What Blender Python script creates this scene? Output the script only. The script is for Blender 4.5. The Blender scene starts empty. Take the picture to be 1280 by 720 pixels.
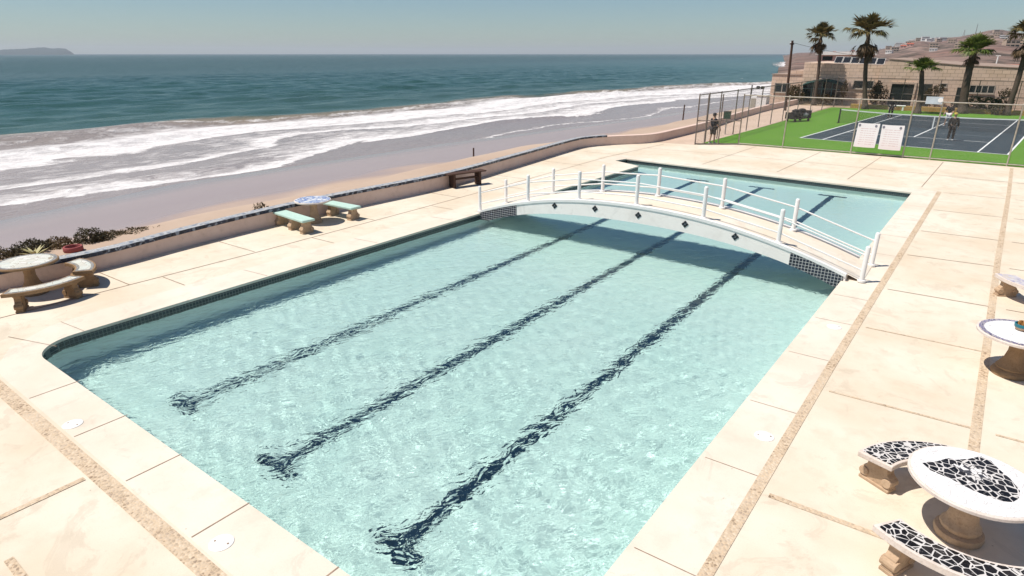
import bpy, bmesh, math, random
import numpy as np
from mathutils import Vector, Matrix
from mathutils.geometry import tessellate_polygon
random.seed(7); rng = np.random.default_rng(11)
S = bpy.context.scene
COL = S.collection
R = math.radians
PI = math.pi

# ---------------------------------------------------------------- helpers
class MB:
    """collects shapes, then links them as one mesh object"""
    def __init__(s): s.v = []; s.f = []; s.m = []; s.mi = 0
    def add(s, vs, fs):
        b = len(s.v); s.v += [tuple(v) for v in vs]
        for f in fs: s.f.append([b + i for i in f]); s.m.append(s.mi)
        return s
    def box(s, x0, x1, y0, y1, z0, z1, M=None, bev=0.0):
        if bev:
            p = []
            for (z, i) in ((z0, bev), (z0 + bev, 0), (z1 - bev, 0), (z1, bev)):
                for (sx, sy) in ((0, 0), (1, 0), (1, 1), (0, 1)):
                    xa = x1 if sx else x0; ya = y1 if sy else y0
                    dx = -1 if sx else 1; dy = -1 if sy else 1
                    p.append((xa + dx * i, ya + dy * i, z))
            fs = [(3, 2, 1, 0), (12, 13, 14, 15)]
            for k in range(3):
                for j in range(4):
                    a = k * 4 + j; b = k * 4 + (j + 1) % 4
                    fs.append((a, b, b + 4, a + 4))
        else:
            p = [(x, y, z) for z in (z0, z1) for (x, y) in ((x0, y0), (x1, y0), (x1, y1), (x0, y1))]
            fs = [(3, 2, 1, 0), (4, 5, 6, 7), (0, 1, 5, 4), (1, 2, 6, 5), (2, 3, 7, 6), (3, 0, 4, 7)]
        if M is not None: p = [M @ Vector(q) for q in p]
        return s.add(p, fs)
    def tube(s, path, r, n=8, cap=True):
        path = [Vector(p) for p in path]; rs = r if isinstance(r, (list, tuple)) else [r] * len(path)
        vs = []; up = Vector((0, 0, 1))
        for i, p in enumerate(path):
            d = (path[min(i + 1, len(path) - 1)] - path[max(i - 1, 0)]).normalized()
            a = d.cross(up if abs(d.z) < .95 else Vector((1, 0, 0))).normalized(); b = d.cross(a)
            for k in range(n):
                t = 2 * PI * k / n
                vs.append(p + rs[i] * (math.cos(t) * a + math.sin(t) * b))
        fs = []
        for i in range(len(path) - 1):
            for k in range(n):
                fs.append((i * n + k, i * n + (k + 1) % n, (i + 1) * n + (k + 1) % n, (i + 1) * n + k))
        if cap:
            fs.append(tuple(range(n - 1, -1, -1))); fs.append(tuple(range((len(path) - 1) * n, len(path) * n)))
        return s.add(vs, fs)
    def lathe(s, prof, n=24, c=(0, 0), rad=None):
        vs = []
        for (r, z) in prof:
            for k in range(n):
                t = 2 * PI * k / n; q = r * (rad(t, z) if rad else 1)
                vs.append((c[0] + q * math.cos(t), c[1] + q * math.sin(t), z))
        fs = [tuple(range(n - 1, -1, -1)), tuple(range((len(prof) - 1) * n, len(prof) * n))]
        for i in range(len(prof) - 1):
            for k in range(n):
                fs.append((i * n + k, i * n + (k + 1) % n, (i + 1) * n + (k + 1) % n, (i + 1) * n + k))
        return s.add(vs, fs)
    def prism(s, poly, z0, z1, M=None):
        n = len(poly)
        vs = [Vector((x, y, z0)) for x, y in poly] + [Vector((x, y, z1)) for x, y in poly]
        tri = tessellate_polygon([[Vector((x, y, 0)) for x, y in poly]])
        fs = []
        for t in tri:
            a, b, c = [Vector(poly[i]) for i in t]
            if (b - a).cross(c - a) < 0: t = (t[0], t[2], t[1])
            fs.append((t[2], t[1], t[0])); fs.append((t[0] + n, t[1] + n, t[2] + n))
        area = sum(poly[i][0] * poly[(i + 1) % n][1] - poly[(i + 1) % n][0] * poly[i][1] for i in range(n))
        for i in range(n):
            j = (i + 1) % n
            fs.append((i, j, n + j, n + i) if area > 0 else (j, i, n + i, n + j))
        if M is not None: vs = [M @ v for v in vs]
        return s.add(vs, fs)
    def build(s, name, mat, parent=None, smooth=False, bevel=0.0):
        me = bpy.data.meshes.new(name); me.from_pydata(s.v, [], s.f); me.validate(); me.update()
        for m in (mat if isinstance(mat, (list, tuple)) else [mat]): me.materials.append(m)
        if isinstance(mat, (list, tuple)) and len(mat) > 1: me.polygons.foreach_set('material_index', s.m)
        if smooth:
            me.polygons.foreach_set('use_smooth', [True] * len(me.polygons))
            if smooth != 'all': me.set_sharp_from_angle(angle=R(40))
        o = bpy.data.objects.new(name, me); COL.objects.link(o)
        if parent: o.parent = parent
        if bevel:
            md = o.modifiers.new('bevel', 'BEVEL'); md.width = bevel; md.segments = 2; md.limit_method = 'ANGLE'; md.angle_limit = R(50)
        return o

def grid_mesh(name, X, Y, Z, mat, smooth=True):
    """X,Y,Z 2-D arrays"""
    h, w = X.shape
    me = bpy.data.meshes.new(name)
    me.vertices.add(h * w); me.vertices.foreach_set('co', np.stack([X, Y, Z], -1).astype(np.float32).ravel())
    i = np.arange(h * w).reshape(h, w)
    q = np.stack([i[:-1, :-1], i[:-1, 1:], i[1:, 1:], i[1:, :-1]], -1).reshape(-1, 4)
    me.loops.add(q.size); me.loops.foreach_set('vertex_index', q.ravel().astype(np.int32))
    me.polygons.add(len(q)); me.polygons.foreach_set('loop_start', np.arange(0, q.size, 4, dtype=np.int32))
    me.polygons.foreach_set('loop_total', np.full(len(q), 4, np.int32))
    me.polygons.foreach_set('use_smooth', np.ones(len(q), bool))
    me.update(calc_edges=True); me.validate(); me.materials.append(mat)
    o = bpy.data.objects.new(name, me); COL.objects.link(o); return o

def struct(o): o['kind'] = 'structure'; return o
def stuff(o, label=None):
    o['kind'] = 'stuff'
    if label: o['label'] = label
    return o
def tag(o, label, cat, group=None):
    o['label'] = label; o['category'] = cat
    if group: o['group'] = group
    return o
def thing(name, label, cat, loc=(0, 0, 0), rz=0, group=None):
    o = bpy.data.objects.new(name, None); COL.objects.link(o); o.empty_display_size = .2
    o.location = loc; o.rotation_euler = (0, 0, rz)
    return tag(o, label, cat, group)
def kids(o): return [c for c in bpy.data.objects if c.parent == o]
def copy_tree(o, parent=None):
    c = o.copy(); COL.objects.link(c); c.parent = parent
    for ch in kids(o): copy_tree(ch, c)
    return c
def dup(o, loc, rz, label):
    c = copy_tree(o); c.location = loc; c.rotation_euler = (0, 0, rz); c['label'] = label; return c

# ---------------------------------------------------------------- material helpers
class NT:
    def __init__(s, name):
        s.mat = bpy.data.materials.new(name); s.mat.use_nodes = True
        s.t = s.mat.node_tree; s.n = s.t.nodes; s.l = s.t.links
        s.b = s.n['Principled BSDF']; s.out = s.n['Material Output']; s._geo = None
    def node(s, typ, **kw):
        x = s.n.new(typ)
        for k, v in kw.items():
            if k.startswith('i_'):
                key = k[2:]; key = int(key) if key.isdigit() else key
                s.put(x.inputs[key], v)
            else: setattr(x, k, v)
        return x
    def put(s, sock, v):
        if isinstance(v, bpy.types.NodeSocket): s.l.new(v, sock)
        elif isinstance(v, (tuple, list)) and len(v) == 3 and sock.type == 'RGBA': sock.default_value = (*v, 1)
        else: sock.default_value = v
    def pos(s):
        if s._geo is None: s._geo = s.node('ShaderNodeNewGeometry')
        return s._geo.outputs['Position']
    def obj(s): return s.node('ShaderNodeTexCoord').outputs['Object']
    def xyz(s, vec):
        x = s.node('ShaderNodeSeparateXYZ', i_0=vec); return x.outputs
    def math(s, op, a, b=0.0, c=0.0, clamp=False):
        m = s.node('ShaderNodeMath', operation=op, use_clamp=clamp)
        s.put(m.inputs[0], a); s.put(m.inputs[1], b); s.put(m.inputs[2], c); return m.outputs[0]
    def noise(s, scale, vec=None, detail=4, rough=.55, dist=0.0, col=False):
        x = s.node('ShaderNodeTexNoise', i_Scale=scale, i_Detail=detail, i_Roughness=rough, i_Distortion=dist)
        s.l.new(vec if vec is not None else s.pos(), x.inputs['Vector'])
        return x.outputs['Color' if col else 'Fac']
    def scale(s, vec, sc):
        x = s.node('ShaderNodeMapping'); s.l.new(vec, x.inputs['Vector']); x.inputs['Scale'].default_value = sc; return x.outputs[0]
    def rotz(s, vec, a):
        x = s.node('ShaderNodeMapping'); s.l.new(vec, x.inputs['Vector']); x.inputs['Rotation'].default_value = (0, 0, a); return x.outputs[0]
    def ramp(s, fac, stops, interp='LINEAR'):
        x = s.node('ShaderNodeValToRGB'); s.put(x.inputs[0], fac); e = x.color_ramp.elements; x.color_ramp.interpolation = interp
        while len(e) < len(stops): e.new(.5)
        for q, (p, c) in zip(e, stops):
            q.position = p; q.color = (*c, 1) if isinstance(c, (tuple, list)) else (c, c, c, 1)
        return x.outputs[0]
    def mix(s, fac, a, b, typ='MIX'):
        x = s.node('ShaderNodeMix', data_type='RGBA', blend_type=typ)
        s.put(x.inputs[0], fac); s.put(x.inputs[6], a); s.put(x.inputs[7], b); return x.outputs[2]
    def voro(s, scale, vec=None, feature='F1', out='Distance', rnd=1.0):
        x = s.node('ShaderNodeTexVoronoi', feature=feature, i_Scale=scale, i_Randomness=rnd)
        s.l.new(vec if vec is not None else s.pos(), x.inputs['Vector']); return x.outputs[out]
    def bump(s, h, strength=.3, dist=.02):
        x = s.node('ShaderNodeBump', i_Strength=strength, i_Distance=dist); s.put(x.inputs['Height'], h)
        s.l.new(x.outputs[0], s.b.inputs['Normal']); return x
    def fin(s, color=None, rough=None, spec=None, metal=None):
        if color is not None: s.put(s.b.inputs['Base Color'], color)
        if rough is not None: s.put(s.b.inputs['Roughness'], rough)
        if spec is not None: s.put(s.b.inputs['Specular IOR Level'], spec)
        if metal is not None: s.b.inputs['Metallic'].default_value = metal
        return s.mat

def simple(name, col, rough=.7, var=.15, sc=6.0, spec=.3, metal=0, bump=0.0, bsc=40.0):
    t = NT(name); n = t.noise(sc)
    d = tuple(c * (1 - var) for c in col); u = tuple(min(1, c * (1 + var)) for c in col)
    c = t.ramp(n, [(.3, d), (.7, u)])
    if bump: t.bump(t.noise(bsc, detail=3), bump, .01)
    return t.fin(c, rough, spec, metal)

# ---------------------------------------------------------------- render, camera, light
S.render.engine = 'CYCLES'
S.cycles.use_denoising = True
S.cycles.max_bounces = 10; S.cycles.diffuse_bounces = 4; S.cycles.glossy_bounces = 4; S.cycles.transmission_bounces = 8; S.cycles.transparent_max_bounces = 16
S.cycles.caustics_refractive = True; S.cycles.caustics_reflective = False
S.cycles.sample_clamp_indirect = 6.0
S.cycles.blur_glossy = 0.5
S.view_settings.view_transform = 'Standard'; S.view_settings.look = 'None'; S.view_settings.gamma = 1; S.view_settings.use_curve_mapping = False
EXPOSURE = 0.27
S.view_settings.exposure = EXPOSURE

CAMH = 5.2
cam = bpy.data.cameras.new('camera'); co = bpy.data.objects.new('camera', cam); COL.objects.link(co)
cam.sensor_width = 36; cam.lens = 36 * 772 / 1280; cam.clip_start = .1; cam.clip_end = 80000
yaw, pitch = R(36.723), R(20.783)
co.location = (0, 0, CAMH); co.rotation_euler = (PI / 2 - pitch, 0, yaw)
S.camera = co

SUN_EL, SUN_AZ = R(63), R(226)           # azimuth clockwise from +Y
w = bpy.data.worlds.new('World'); S.world = w; w.use_nodes = True
wt = w.node_tree; bg = wt.nodes['Background']
sky = wt.nodes.new('ShaderNodeTexSky'); sky.sky_type = 'NISHITA'; sky.sun_disc = False
sky.sun_elevation = SUN_EL; sky.sun_rotation = SUN_AZ; sky.altitude = 10; sky.air_density = 1.0; sky.dust_density = .25; sky.ozone_density = 3.0
tint = wt.nodes.new('ShaderNodeMix'); tint.data_type = 'RGBA'; tint.blend_type = 'MULTIPLY'; tint.inputs[0].default_value = 1; tint.inputs[7].default_value = (.85, .985, 1.06, 1)
wt.links.new(sky.outputs[0], tint.inputs[6]); wt.links.new(tint.outputs[2], bg.inputs[0]); bg.inputs[1].default_value = .066
sl = bpy.data.lights.new('sun', 'SUN'); sl.energy = 4.4; sl.angle = R(.53); sl.color = (1, .945, .86)
so = bpy.data.objects.new('sun', sl); COL.objects.link(so); so.location = (-20, -10, 40)
sd = Vector((math.sin(SUN_AZ) * math.cos(SUN_EL), math.cos(SUN_AZ) * math.cos(SUN_EL), math.sin(SUN_EL)))
so.rotation_euler = (-sd).to_track_quat('-Z', 'Y').to_euler()
sl.cycles.is_caustics_light = True
# ---------------------------------------------------------------- materials of the deck and the pool
def m_concrete(name, col, stain, joints=None):
    t = NT(name)
    big = t.noise(.35, detail=5, rough=.6); mid = t.noise(2.2, detail=6, rough=.65); fine = t.noise(60, detail=3)
    c = t.mix(t.ramp(big, [(.38, 0), (.64, 1)]), col, stain)
    c = t.mix(t.math('MULTIPLY', t.ramp(mid, [(.5, 0), (.75, 1)]), .55), c, tuple(x * .84 for x in stain))
    c = t.mix(t.math('MULTIPLY', t.ramp(fine, [(.3, 1), (.55, 0)]), .3), c, tuple(x * .75 for x in col))
    wob = t.node('ShaderNodeVectorMath', operation='MULTIPLY_ADD'); t.l.new(t.noise(1.7, detail=5, col=True), wob.inputs[0]); wob.inputs[1].default_value = (.55, .55, 0); t.l.new(t.pos(), wob.inputs[2])
    ck = t.voro(.33, wob.outputs[0], 'DISTANCE_TO_EDGE'); ckm = t.math('MULTIPLY', t.ramp(ck, [(.001, .34), (.003, 0)]), t.ramp(t.noise(.37, detail=2), [(.58, 0), (.66, 1)]))
    c = t.mix(ckm, c, tuple(x * .45 for x in stain))
    drip = t.noise(.9, detail=7, rough=.75, dist=1.2); c = t.mix(t.math('MULTIPLY', t.ramp(drip, [(.56, 0), (.60, 1)]), .28), c, tuple(x * .72 for x in stain))
    sp = t.voro(3.1); c = t.mix(t.ramp(sp, [(.02, .6), (.035, 0)]), c, (.22, .15, .1))
    t.bump(fine, .15, .004)
    return t.fin(c, .85, .2)
M_DECK = m_concrete('deck_concrete', (.735, .655, .535), (.655, .54, .405))
M_COPING = m_concrete('coping_concrete', (.76, .68, .575), (.69, .59, .475))
M_PATH = m_concrete('path_concrete', (.62, .47, .37), (.55, .41, .31))
def m_pebble():
    t = NT('pebble_strip'); d = t.voro(26.0); e = t.voro(26.0, feature='DISTANCE_TO_EDGE')
    rc = t.voro(26.0, out='Color'); n = t.node('ShaderNodeSeparateColor', i_0=rc).outputs[0]
    c = t.ramp(n, [(0, (.26, .18, .12)), (.3, (.50, .38, .26)), (.65, (.64, .51, .37)), (1, (.38, .28, .20))])
    big = t.noise(1.3); c = t.mix(t.ramp(big, [(.4, 0), (.65, .6)]), c, (.68, .57, .44))
    c = t.mix(t.ramp(e, [(.02, 1), (.12, 0)]), c, (.60, .45, .30))
    t.bump(t.ramp(d, [(0, 1), (.6, 0)]), .5, .012)
    return t.fin(c, .75, .3)
M_PEBBLE = m_pebble()
M_JOINT = simple('joint_dark', (.30, .21, .15), .9, .3, 9)
M_WHITE = simple('white_paint', (.80, .775, .745), .5, .05, 3, .4, bump=.05)
M_BRIDGE = m_concrete('bridge_plaster', (.92, .87, .82), (.88, .81, .75))
M_BRIDGEDECK = m_concrete('bridge_deck', (.80, .74, .66), (.72, .60, .46))
def m_tiles(name, size, tile, grout, gw=.10, axis='XZ', tile2=None):
    t = NT(name); x, y, z = t.xyz(t.pos())
    def cell(a): return t.math('FRACT', t.math('DIVIDE', a, size))
    u = {'X': x, 'Y': y}[axis[0]] if axis[0] != 'S' else t.math('ADD', x, y)
    a = cell(t.math('ADD', u, 100.0)); b = cell(t.math('ADD', z, 100.0))
    def edge(q): return t.math('MINIMUM', q, t.math('SUBTRACT', 1.0, q))
    g = t.math('LESS_THAN', t.math('MINIMUM', edge(a), edge(b)), gw)
    cell_id = t.node('ShaderNodeTexWhiteNoise', noise_dimensions='3D')
    v = t.node('ShaderNodeCombineXYZ'); t.put(v.inputs[0], t.math('FLOOR', t.math('DIVIDE', t.math('ADD', u, 100.0), size))); t.put(v.inputs[2], t.math('FLOOR', t.math('DIVIDE', t.math('ADD', z, 100.0), size)))
    t.l.new(v.outputs[0], cell_id.inputs[0])
    c = t.mix(cell_id.outputs['Value'], tile, tile2 or tuple(q * 1.8 for q in tile))
    c = t.mix(g, c, grout)
    r = t.math('ADD', t.math('MULTIPLY', g, .6), .15)
    return t.fin(c, r, .5)
M_BAND = m_tiles('waterline_tiles', .075, (.014, .022, .026), (.13, .15, .14), .10, 'S')
M_PANEL = m_tiles('bridge_tiles', .078, (.008, .009, .020), (.48, .46, .45), .075, 'X')
def m_floor():
    t = NT('pool_plaster'); x, y, z = t.xyz(t.pos())
    n = t.noise(.5, detail=4); f = t.noise(7, detail=5, rough=.7)
    c = t.mix(t.ramp(n, [(.3, 0), (.7, 1)]), (.79, .905, .875), (.85, .92, .90))
    c = t.mix(t.math('MULTIPLY', t.ramp(f, [(.42, 0), (.7, 1)]), .35), c, (.62, .81, .79))
    return t.fin(c, .8, .2)
M_FLOOR = m_floor()
M_LANE = simple('lane_tiles', (.008, .026, .058), .4, .3, 20)
def m_water():
    t = NT('pool_water')
    t.n.remove(t.b)
    g = t.node('ShaderNodeBsdfGlass', i_IOR=1.33, i_Roughness=0.0); g.inputs['Color'].default_value = (.88, .995, .972, 1)
    x, y, z = t.xyz(t.pos()); p = t.rotz(t.pos(), .5)
    n1 = t.noise(3.5, t.scale(p, (1, .65, 1)), 2, .6, 1.1); n2 = t.noise(13, t.scale(p, (1, .75, 1)), 3, .5, .9)
    env = t.ramp(t.math('DIVIDE', y, 30.0), [(.10, 1), (.30, .72), (.55, .40), (.66, .14), (1, .10)])
    gust = t.ramp(t.noise(.45, detail=2), [(.3, .7), (.7, 1.15)])
    h = t.math('MULTIPLY', t.math('MULTIPLY', t.math('ADD', t.math('MULTIPLY', n1, .066), t.math('MULTIPLY', n2, .015)), env), gust)
    b = t.node('ShaderNodeBump', i_Strength=1.0, i_Distance=1.0); t.l.new(h, b.inputs['Height']); t.l.new(b.outputs[0], g.inputs['Normal'])
    t.l.new(g.outputs[0], t.out.inputs[0])
    return t.mat
M_WATER = m_water()

# ---------------------------------------------------------------- pool outline (counter-clockwise), deck, coping
def arc(cx, cy, r, a0, a1, n=8):
    return [(cx + r * math.cos(R(a0 + (a1 - a0) * k / n)), cy + r * math.sin(R(a0 + (a1 - a0) * k / n))) for k in range(n + 1)]
POOL = [(-2.27, 3.04)] + [(-1.80, 29.18)] + [(-13.6, 29.95), (-14.85, 30.05), (-15.05, 29.15), (-13.32, 28.35)] + arc(-12.85, 3.72, .75, 180, 270, 10)
def flat(name, outer, holes, z, mat):
    rings = [outer] + holes; pts = [p for r in rings for p in r]
    tri = tessellate_polygon([[Vector((x, y, 0)) for x, y in r] for r in rings])
    mb = MB(); fs = []
    for a, b, c in tri:
        A, B, C = Vector(pts[a]), Vector(pts[b]), Vector(pts[c])
        fs.append((a, b, c) if (B - A).cross(C - A) > 0 else (a, c, b))
    mb.add([(x, y, z) for x, y in pts], fs)
    return mb.build(name, mat)
WALL = [(-19.2, -12), (-17.95, 0), (-17.75, 3.2), (-17.45, 5.7), (-17.65, 8), (-17.75, 10.6), (-17.62, 14), (-17.4, 18.8), (-17.95, 24.0), (-18.75, 30.5), (-18.75, 32.6), (-17.9, 34.4), (-16.5, 36.6), (-16.3, 40), (-16.3, 44), (-16.5, 49), (-17.0, 55.6), (-17.35, 65.2), (-17.1, 71.6), (-16.9, 79.5)]
deck_outer = [(60, -12), (60, 39.15), (-11.84, 39.15), (-13.9, 37.5), (-16.4, 37.5)] + [p for p in WALL[::-1] if p[1] < 37]
struct(flat('pool_deck', deck_outer, [POOL], 0, M_DECK))
# coping ring: raised a hair, with a lip down to the tiles
CO = [(-1.42, 2.28), (-1.02, 30.05), (-13.2, 30.85), (-15.7, 31.0), (-15.9, 28.6), (-14.55, 28.0), (-14.55, 4.6), (-14.45, 3.6), (-13.9, 2.75), (-13.1, 2.32), (-12.6, 2.28)]
cop = flat('pool_coping', CO, [POOL], .004, M_COPING); struct(cop)
def ribbon(poly, z0, z1, off=0.0):
    mb = MB(); n = len(poly)
    for i in range(n):
        a, b = poly[i], poly[(i + 1) % n]
        mb.add([(a[0], a[1], z0), (b[0], b[1], z0), (b[0], b[1], z1), (a[0], a[1], z1)], [(3, 2, 1, 0)])
    return mb
def offset(poly, d):
    n = len(poly); out = []
    for i in range(n):
        p, q, r = Vector(poly[i - 1]), Vector(poly[i]), Vector(poly[(i + 1) % n])
        a = (q - p).normalized(); b = (r - q).normalized()
        na = Vector((a.y, -a.x)); nb = Vector((b.y, -b.x)); m = (na + nb)
        m = m / max(.3, m.length_squared) * 2 if m.length > 1e-6 else na
        out.append(tuple(q + m * d))
    return out
struct(ribbon(POOL, -.055, .004).build('coping_lip', M_COPING))
P1 = offset(POOL, .025)                                     # tiles sit back under the lip
mb = MB(); n = len(POOL)
for i in range(n):
    j = (i + 1) % n
    mb.add([(*POOL[i], -.055), (*POOL[j], -.055), (*P1[j], -.055), (*P1[i], -.055)], [(0, 1, 2, 3)])
struct(mb.build('lip_underside', M_COPING))
struct(ribbon(P1, -.30, -.055).build('tile_band', M_BAND))
def floor_z(y): return -1.36 + (y - 3) * (.26 / 26.5)
mb = MB()
for i in range(n):
    a, b = P1[i], P1[(i + 1) % n]
    mb.add([(*a, floor_z(a[1])), (*b, floor_z(b[1])), (*b, -.30), (*a, -.30)], [(3, 2, 1, 0)])
pw = struct(mb.build('pool_wall', M_FLOOR))
pf = flat('pool_floor', [(0, 1), (0, 32), (-16.5, 32), (-16.5, 1)], [], 0, M_FLOOR); struct(pf)
for v in pf.data.vertices: v.co.z = floor_z(v.co.y)
lanes = []
for lx, lx1 in ((-10.53, -10.36), (-7.76, -7.42), (-5.06, -4.53)):
    mb = MB()
    def q(x0, x1, y0, y1):
        s = lambda y: (lx1 - lx) * (y - 4.2) / 24.4
        mb.add([(x0 + s(y0), y0, floor_z(y0) + .005), (x1 + s(y0), y0, floor_z(y0) + .005), (x1 + s(y1), y1, floor_z(y1) + .005), (x0 + s(y1), y1, floor_z(y1) + .005)], [(0, 1, 2, 3)])
    q(lx - .115, lx + .115, 4.34, 28.45)
    q(lx - .42, lx + .42, 4.14, 4.34); q(lx - .55, lx + .55, 28.45, 28.65)
    lanes.append(struct(mb.build('lane_line', M_LANE)))
# water: a finely rippled sheet, calmer towards the shallow end
WX = np.arange(-15.3, -1.6, .034); WY = np.arange(2.8, 30.3, .034)
X, Y = np.meshgrid(WX, WY); Z = np.zeros_like(X)
for k in range(80):
    lam = .13 * (6 ** rng.random()); a = rng.normal(2.2, .75); ph = rng.random() * 6.28
    kx, ky = 2 * PI / lam * math.cos(a), 2 * PI / lam * math.sin(a)
    mod = .6 + .4 * np.sin(X * rng.uniform(.2, 1.1) + Y * rng.uniform(.2, 1.1) + rng.random() * 6)
    Z += mod * lam ** .85 * np.sin(kx * X + ky * Y + ph + .8 * np.sin(.9 * X * rng.random() + 1.3 * Y * rng.random()))
gx, gy = np.gradient(Z, .034); s = math.sqrt((gx ** 2 + gy ** 2).mean())
env = np.clip(1.12 - (Y - 4) / 15.0, .14, 1.0)
Z = Z / s * .038 * env - .20
water = grid_mesh('pool_water', X, Y, Z, M_WATER); struct(water)
water.cycles.is_caustics_caster = True
for o in [pw, pf] + lanes: o.cycles.is_caustics_receiver = True
# ---------------------------------------------------------------- deck joints and pebble strips
def strip(name, pts, w, z, mat):
    mb = MB(); n = len(pts)
    L, Rr = [], []
    for i, p in enumerate(pts):
        a = Vector(pts[max(0, i - 1)]); b = Vector(pts[min(n - 1, i + 1)]); d = (b - a).normalized(); nn = Vector((-d.y, d.x))
        L.append(Vector(p) + nn * w / 2); Rr.append(Vector(p) - nn * w / 2)
    vs = [(q.x, q.y, z) for q in L + Rr]
    mb.add(vs, [(n + i, n + i + 1, i + 1, i) for i in range(n - 1)])
    return struct(mb.build(name, mat))
strip('pebble_strip', [(-1.42, 2.2), (-1.30, 11.2), (-.93, 30.0)], .145, .008, M_PEBBLE)
strip('pebble_strip', [(-14.6, 2.12), (-1.45, 2.16)], .20, .008, M_PEBBLE)
strip('pebble_strip', [(.62, -6), (.83, 9.9), (1.02, 20.1), (1.30, 31), (1.45, 38.6)], .135, .008, M_PEBBLE)
strip('pebble_strip', [(-8.45, -8), (-8.47, 2.0)], .09, .008, M_PEBBLE)
strip('slab_joint', [(-14.6, 1.02), (-8.5, 1.03)], .03, .006, M_JOINT)
strip('pebble_strip', [(-7.6, .93), (-1.5, .93)], .09, .008, M_PEBBLE)
strip('pebble_strip', [(-3.6, -8), (-3.6, 2.0)], .09, .008, M_PEBBLE)
for (ya, yb, wd, mt) in ((7.02, 7.08, .085, M_PEBBLE), (10.27, 10.36, .05, M_PEBBLE), (13.47, 13.55, .035, M_PEBBLE), (16.22, 16.33, .028, M_JOINT), (19.58, 19.8, .028, M_JOINT), (22.71, 22.85, .025, M_JOINT), (26.25, 26.35, .025, M_JOINT), (29.9, 30.0, .025, M_JOINT), (34, 34.1, .025, M_JOINT)):
    xa = -1.3 + .4 * (ya - 7) / 23 + .1
    strip('slab_joint', [(xa, ya), (.75 + .5 * (ya - 7) / 23, yb)], wd, .006, mt)
    strip('slab_joint', [(1.0 + .5 * (ya - 7) / 23, yb), (5.2, yb + .15)], wd, .006, mt)
strip('slab_joint', [(-1.1, 3.8), (.6, 3.85)], .085, .008, M_PEBBLE)
for x in (-11.42, -9.64, -7.98, -6.31, -4.6, -3.2): strip('coping_joint', [(x, 2.30), (x, 3.03)], .018, .0075, M_JOINT)
for y in (5.2, 7.3, 9.2, 11.4, 13.4, 15.1, 19.2, 21.5, 24, 26.5): strip('coping_joint', [(-2.2 + .44 * (y - 3) / 26, y), (-1.40 + .40 * (y - 3) / 27, y + .02)], .012, .0075, M_JOINT)
for y in (3.9, 8.0, 11.6, 14.9, 21, 24.5): strip('coping_joint', [(-14.5, y - .1), (-13.6, y)], .014, .0075, M_JOINT)
strip('coping_joint', [(-14.5, 2.9), (-13.25, 3.3)], .014, .0075, M_JOINT)
# paving on the sea side and beyond the pool
strip('slab_joint', [(-15.9, -2), (-15.75, 3.2), (-15.6, 9), (-15.65, 15), (-15.75, 22), (-16.0, 30), (-15.6, 36.5)], .028, .006, M_JOINT)
for y in (1.2, 5.6, 8.9, 13.3, 17.6, 22.2, 26.8, 31.0): strip('slab_joint', [(-17.45 - (.6 if y > 24 else 0) + (.2 if y == 5.6 else 0), y), (-15.68, y + .05)], .022, .006, M_JOINT)
for y in (6.4, 10.8, 16.0, 20.4): strip('slab_joint', [(-15.6, y), (-14.6, y + .03)], .022, .006, M_JOINT)
strip('slab_joint', [(-15.8, 34.4), (-9, 34.6), (5, 34.1)], .025, .006, M_JOINT)
for x in (-11, -7.4, -4.4, -1.6): strip('slab_joint', [(x, 30.7), (x + .25, 38.8)], .03, .006, M_JOINT)

# ---------------------------------------------------------------- sea wall
def m_wall():
    t = NT('wall_plaster'); n = t.noise(.6, detail=5); f = t.noise(5, detail=6, rough=.7); x, y, z = t.xyz(t.pos())
    c = t.mix(t.ramp(n, [(.3, 0), (.7, 1)]), (.74, .57, .49), (.67, .49, .41))
    c = t.mix(t.math('MULTIPLY', t.ramp(f, [(.5, 0), (.72, 1)]), .5), c, (.50, .36, .29))
    t.bump(t.noise(30), .15, .01)
    return t.fin(c, .85, .2)
M_WALL = m_wall()
def m_mosaic(name, sc, cols, grout, gw=.05, vec='obj', rough=.25):
    """broken tile mosaic: irregular shards in grout"""
    t = NT(name); p = t.obj() if vec == 'obj' else t.pos()
    e = t.voro(sc, p, 'DISTANCE_TO_EDGE'); c = t.voro(sc, p, out='Color')
    r = t.node('ShaderNodeSeparateColor', i_0=c).outputs[0]
    k = len(cols); col = t.ramp(r, [(i / k, q) for i, q in enumerate(cols)], 'CONSTANT')
    g = t.math('LESS_THAN', e, t.math('MULTIPLY', t.ramp(t.noise(9, p, 3), [(.3, .5), (.7, 1.5)]), gw))
    col = t.mix(g, col, t.mix(t.noise(6, p, 5, .7), tuple(q * .72 for q in grout), grout))
    col = t.mix(t.math('MULTIPLY', t.ramp(t.noise(14, p, 4, .7), [(.58, 0), (.72, 1)]), .35), col, tuple(q * .8 for q in grout)); t.bump(t.math('SUBTRACT', 1.0, g), .3, .003)
    return t.fin(col, t.math('ADD', t.math('MULTIPLY', g, .45), rough + .1), .3)
M_CAP = m_mosaic('wall_cap_mosaic', 10.0, [(.34, .36, .39), (.50, .49, .48), (.20, .22, .26), (.45, .45, .45), (.40, .41, .42)], (.42, .40, .38), .06, 'pos')
M_CAPEDGE = m_mosaic('wall_cap_edge', 9.0, [(.012, .018, .035), (.02, .03, .06), (.22, .25, .30), (.012, .016, .03)], (.10, .10, .12), .05, 'pos')
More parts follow.
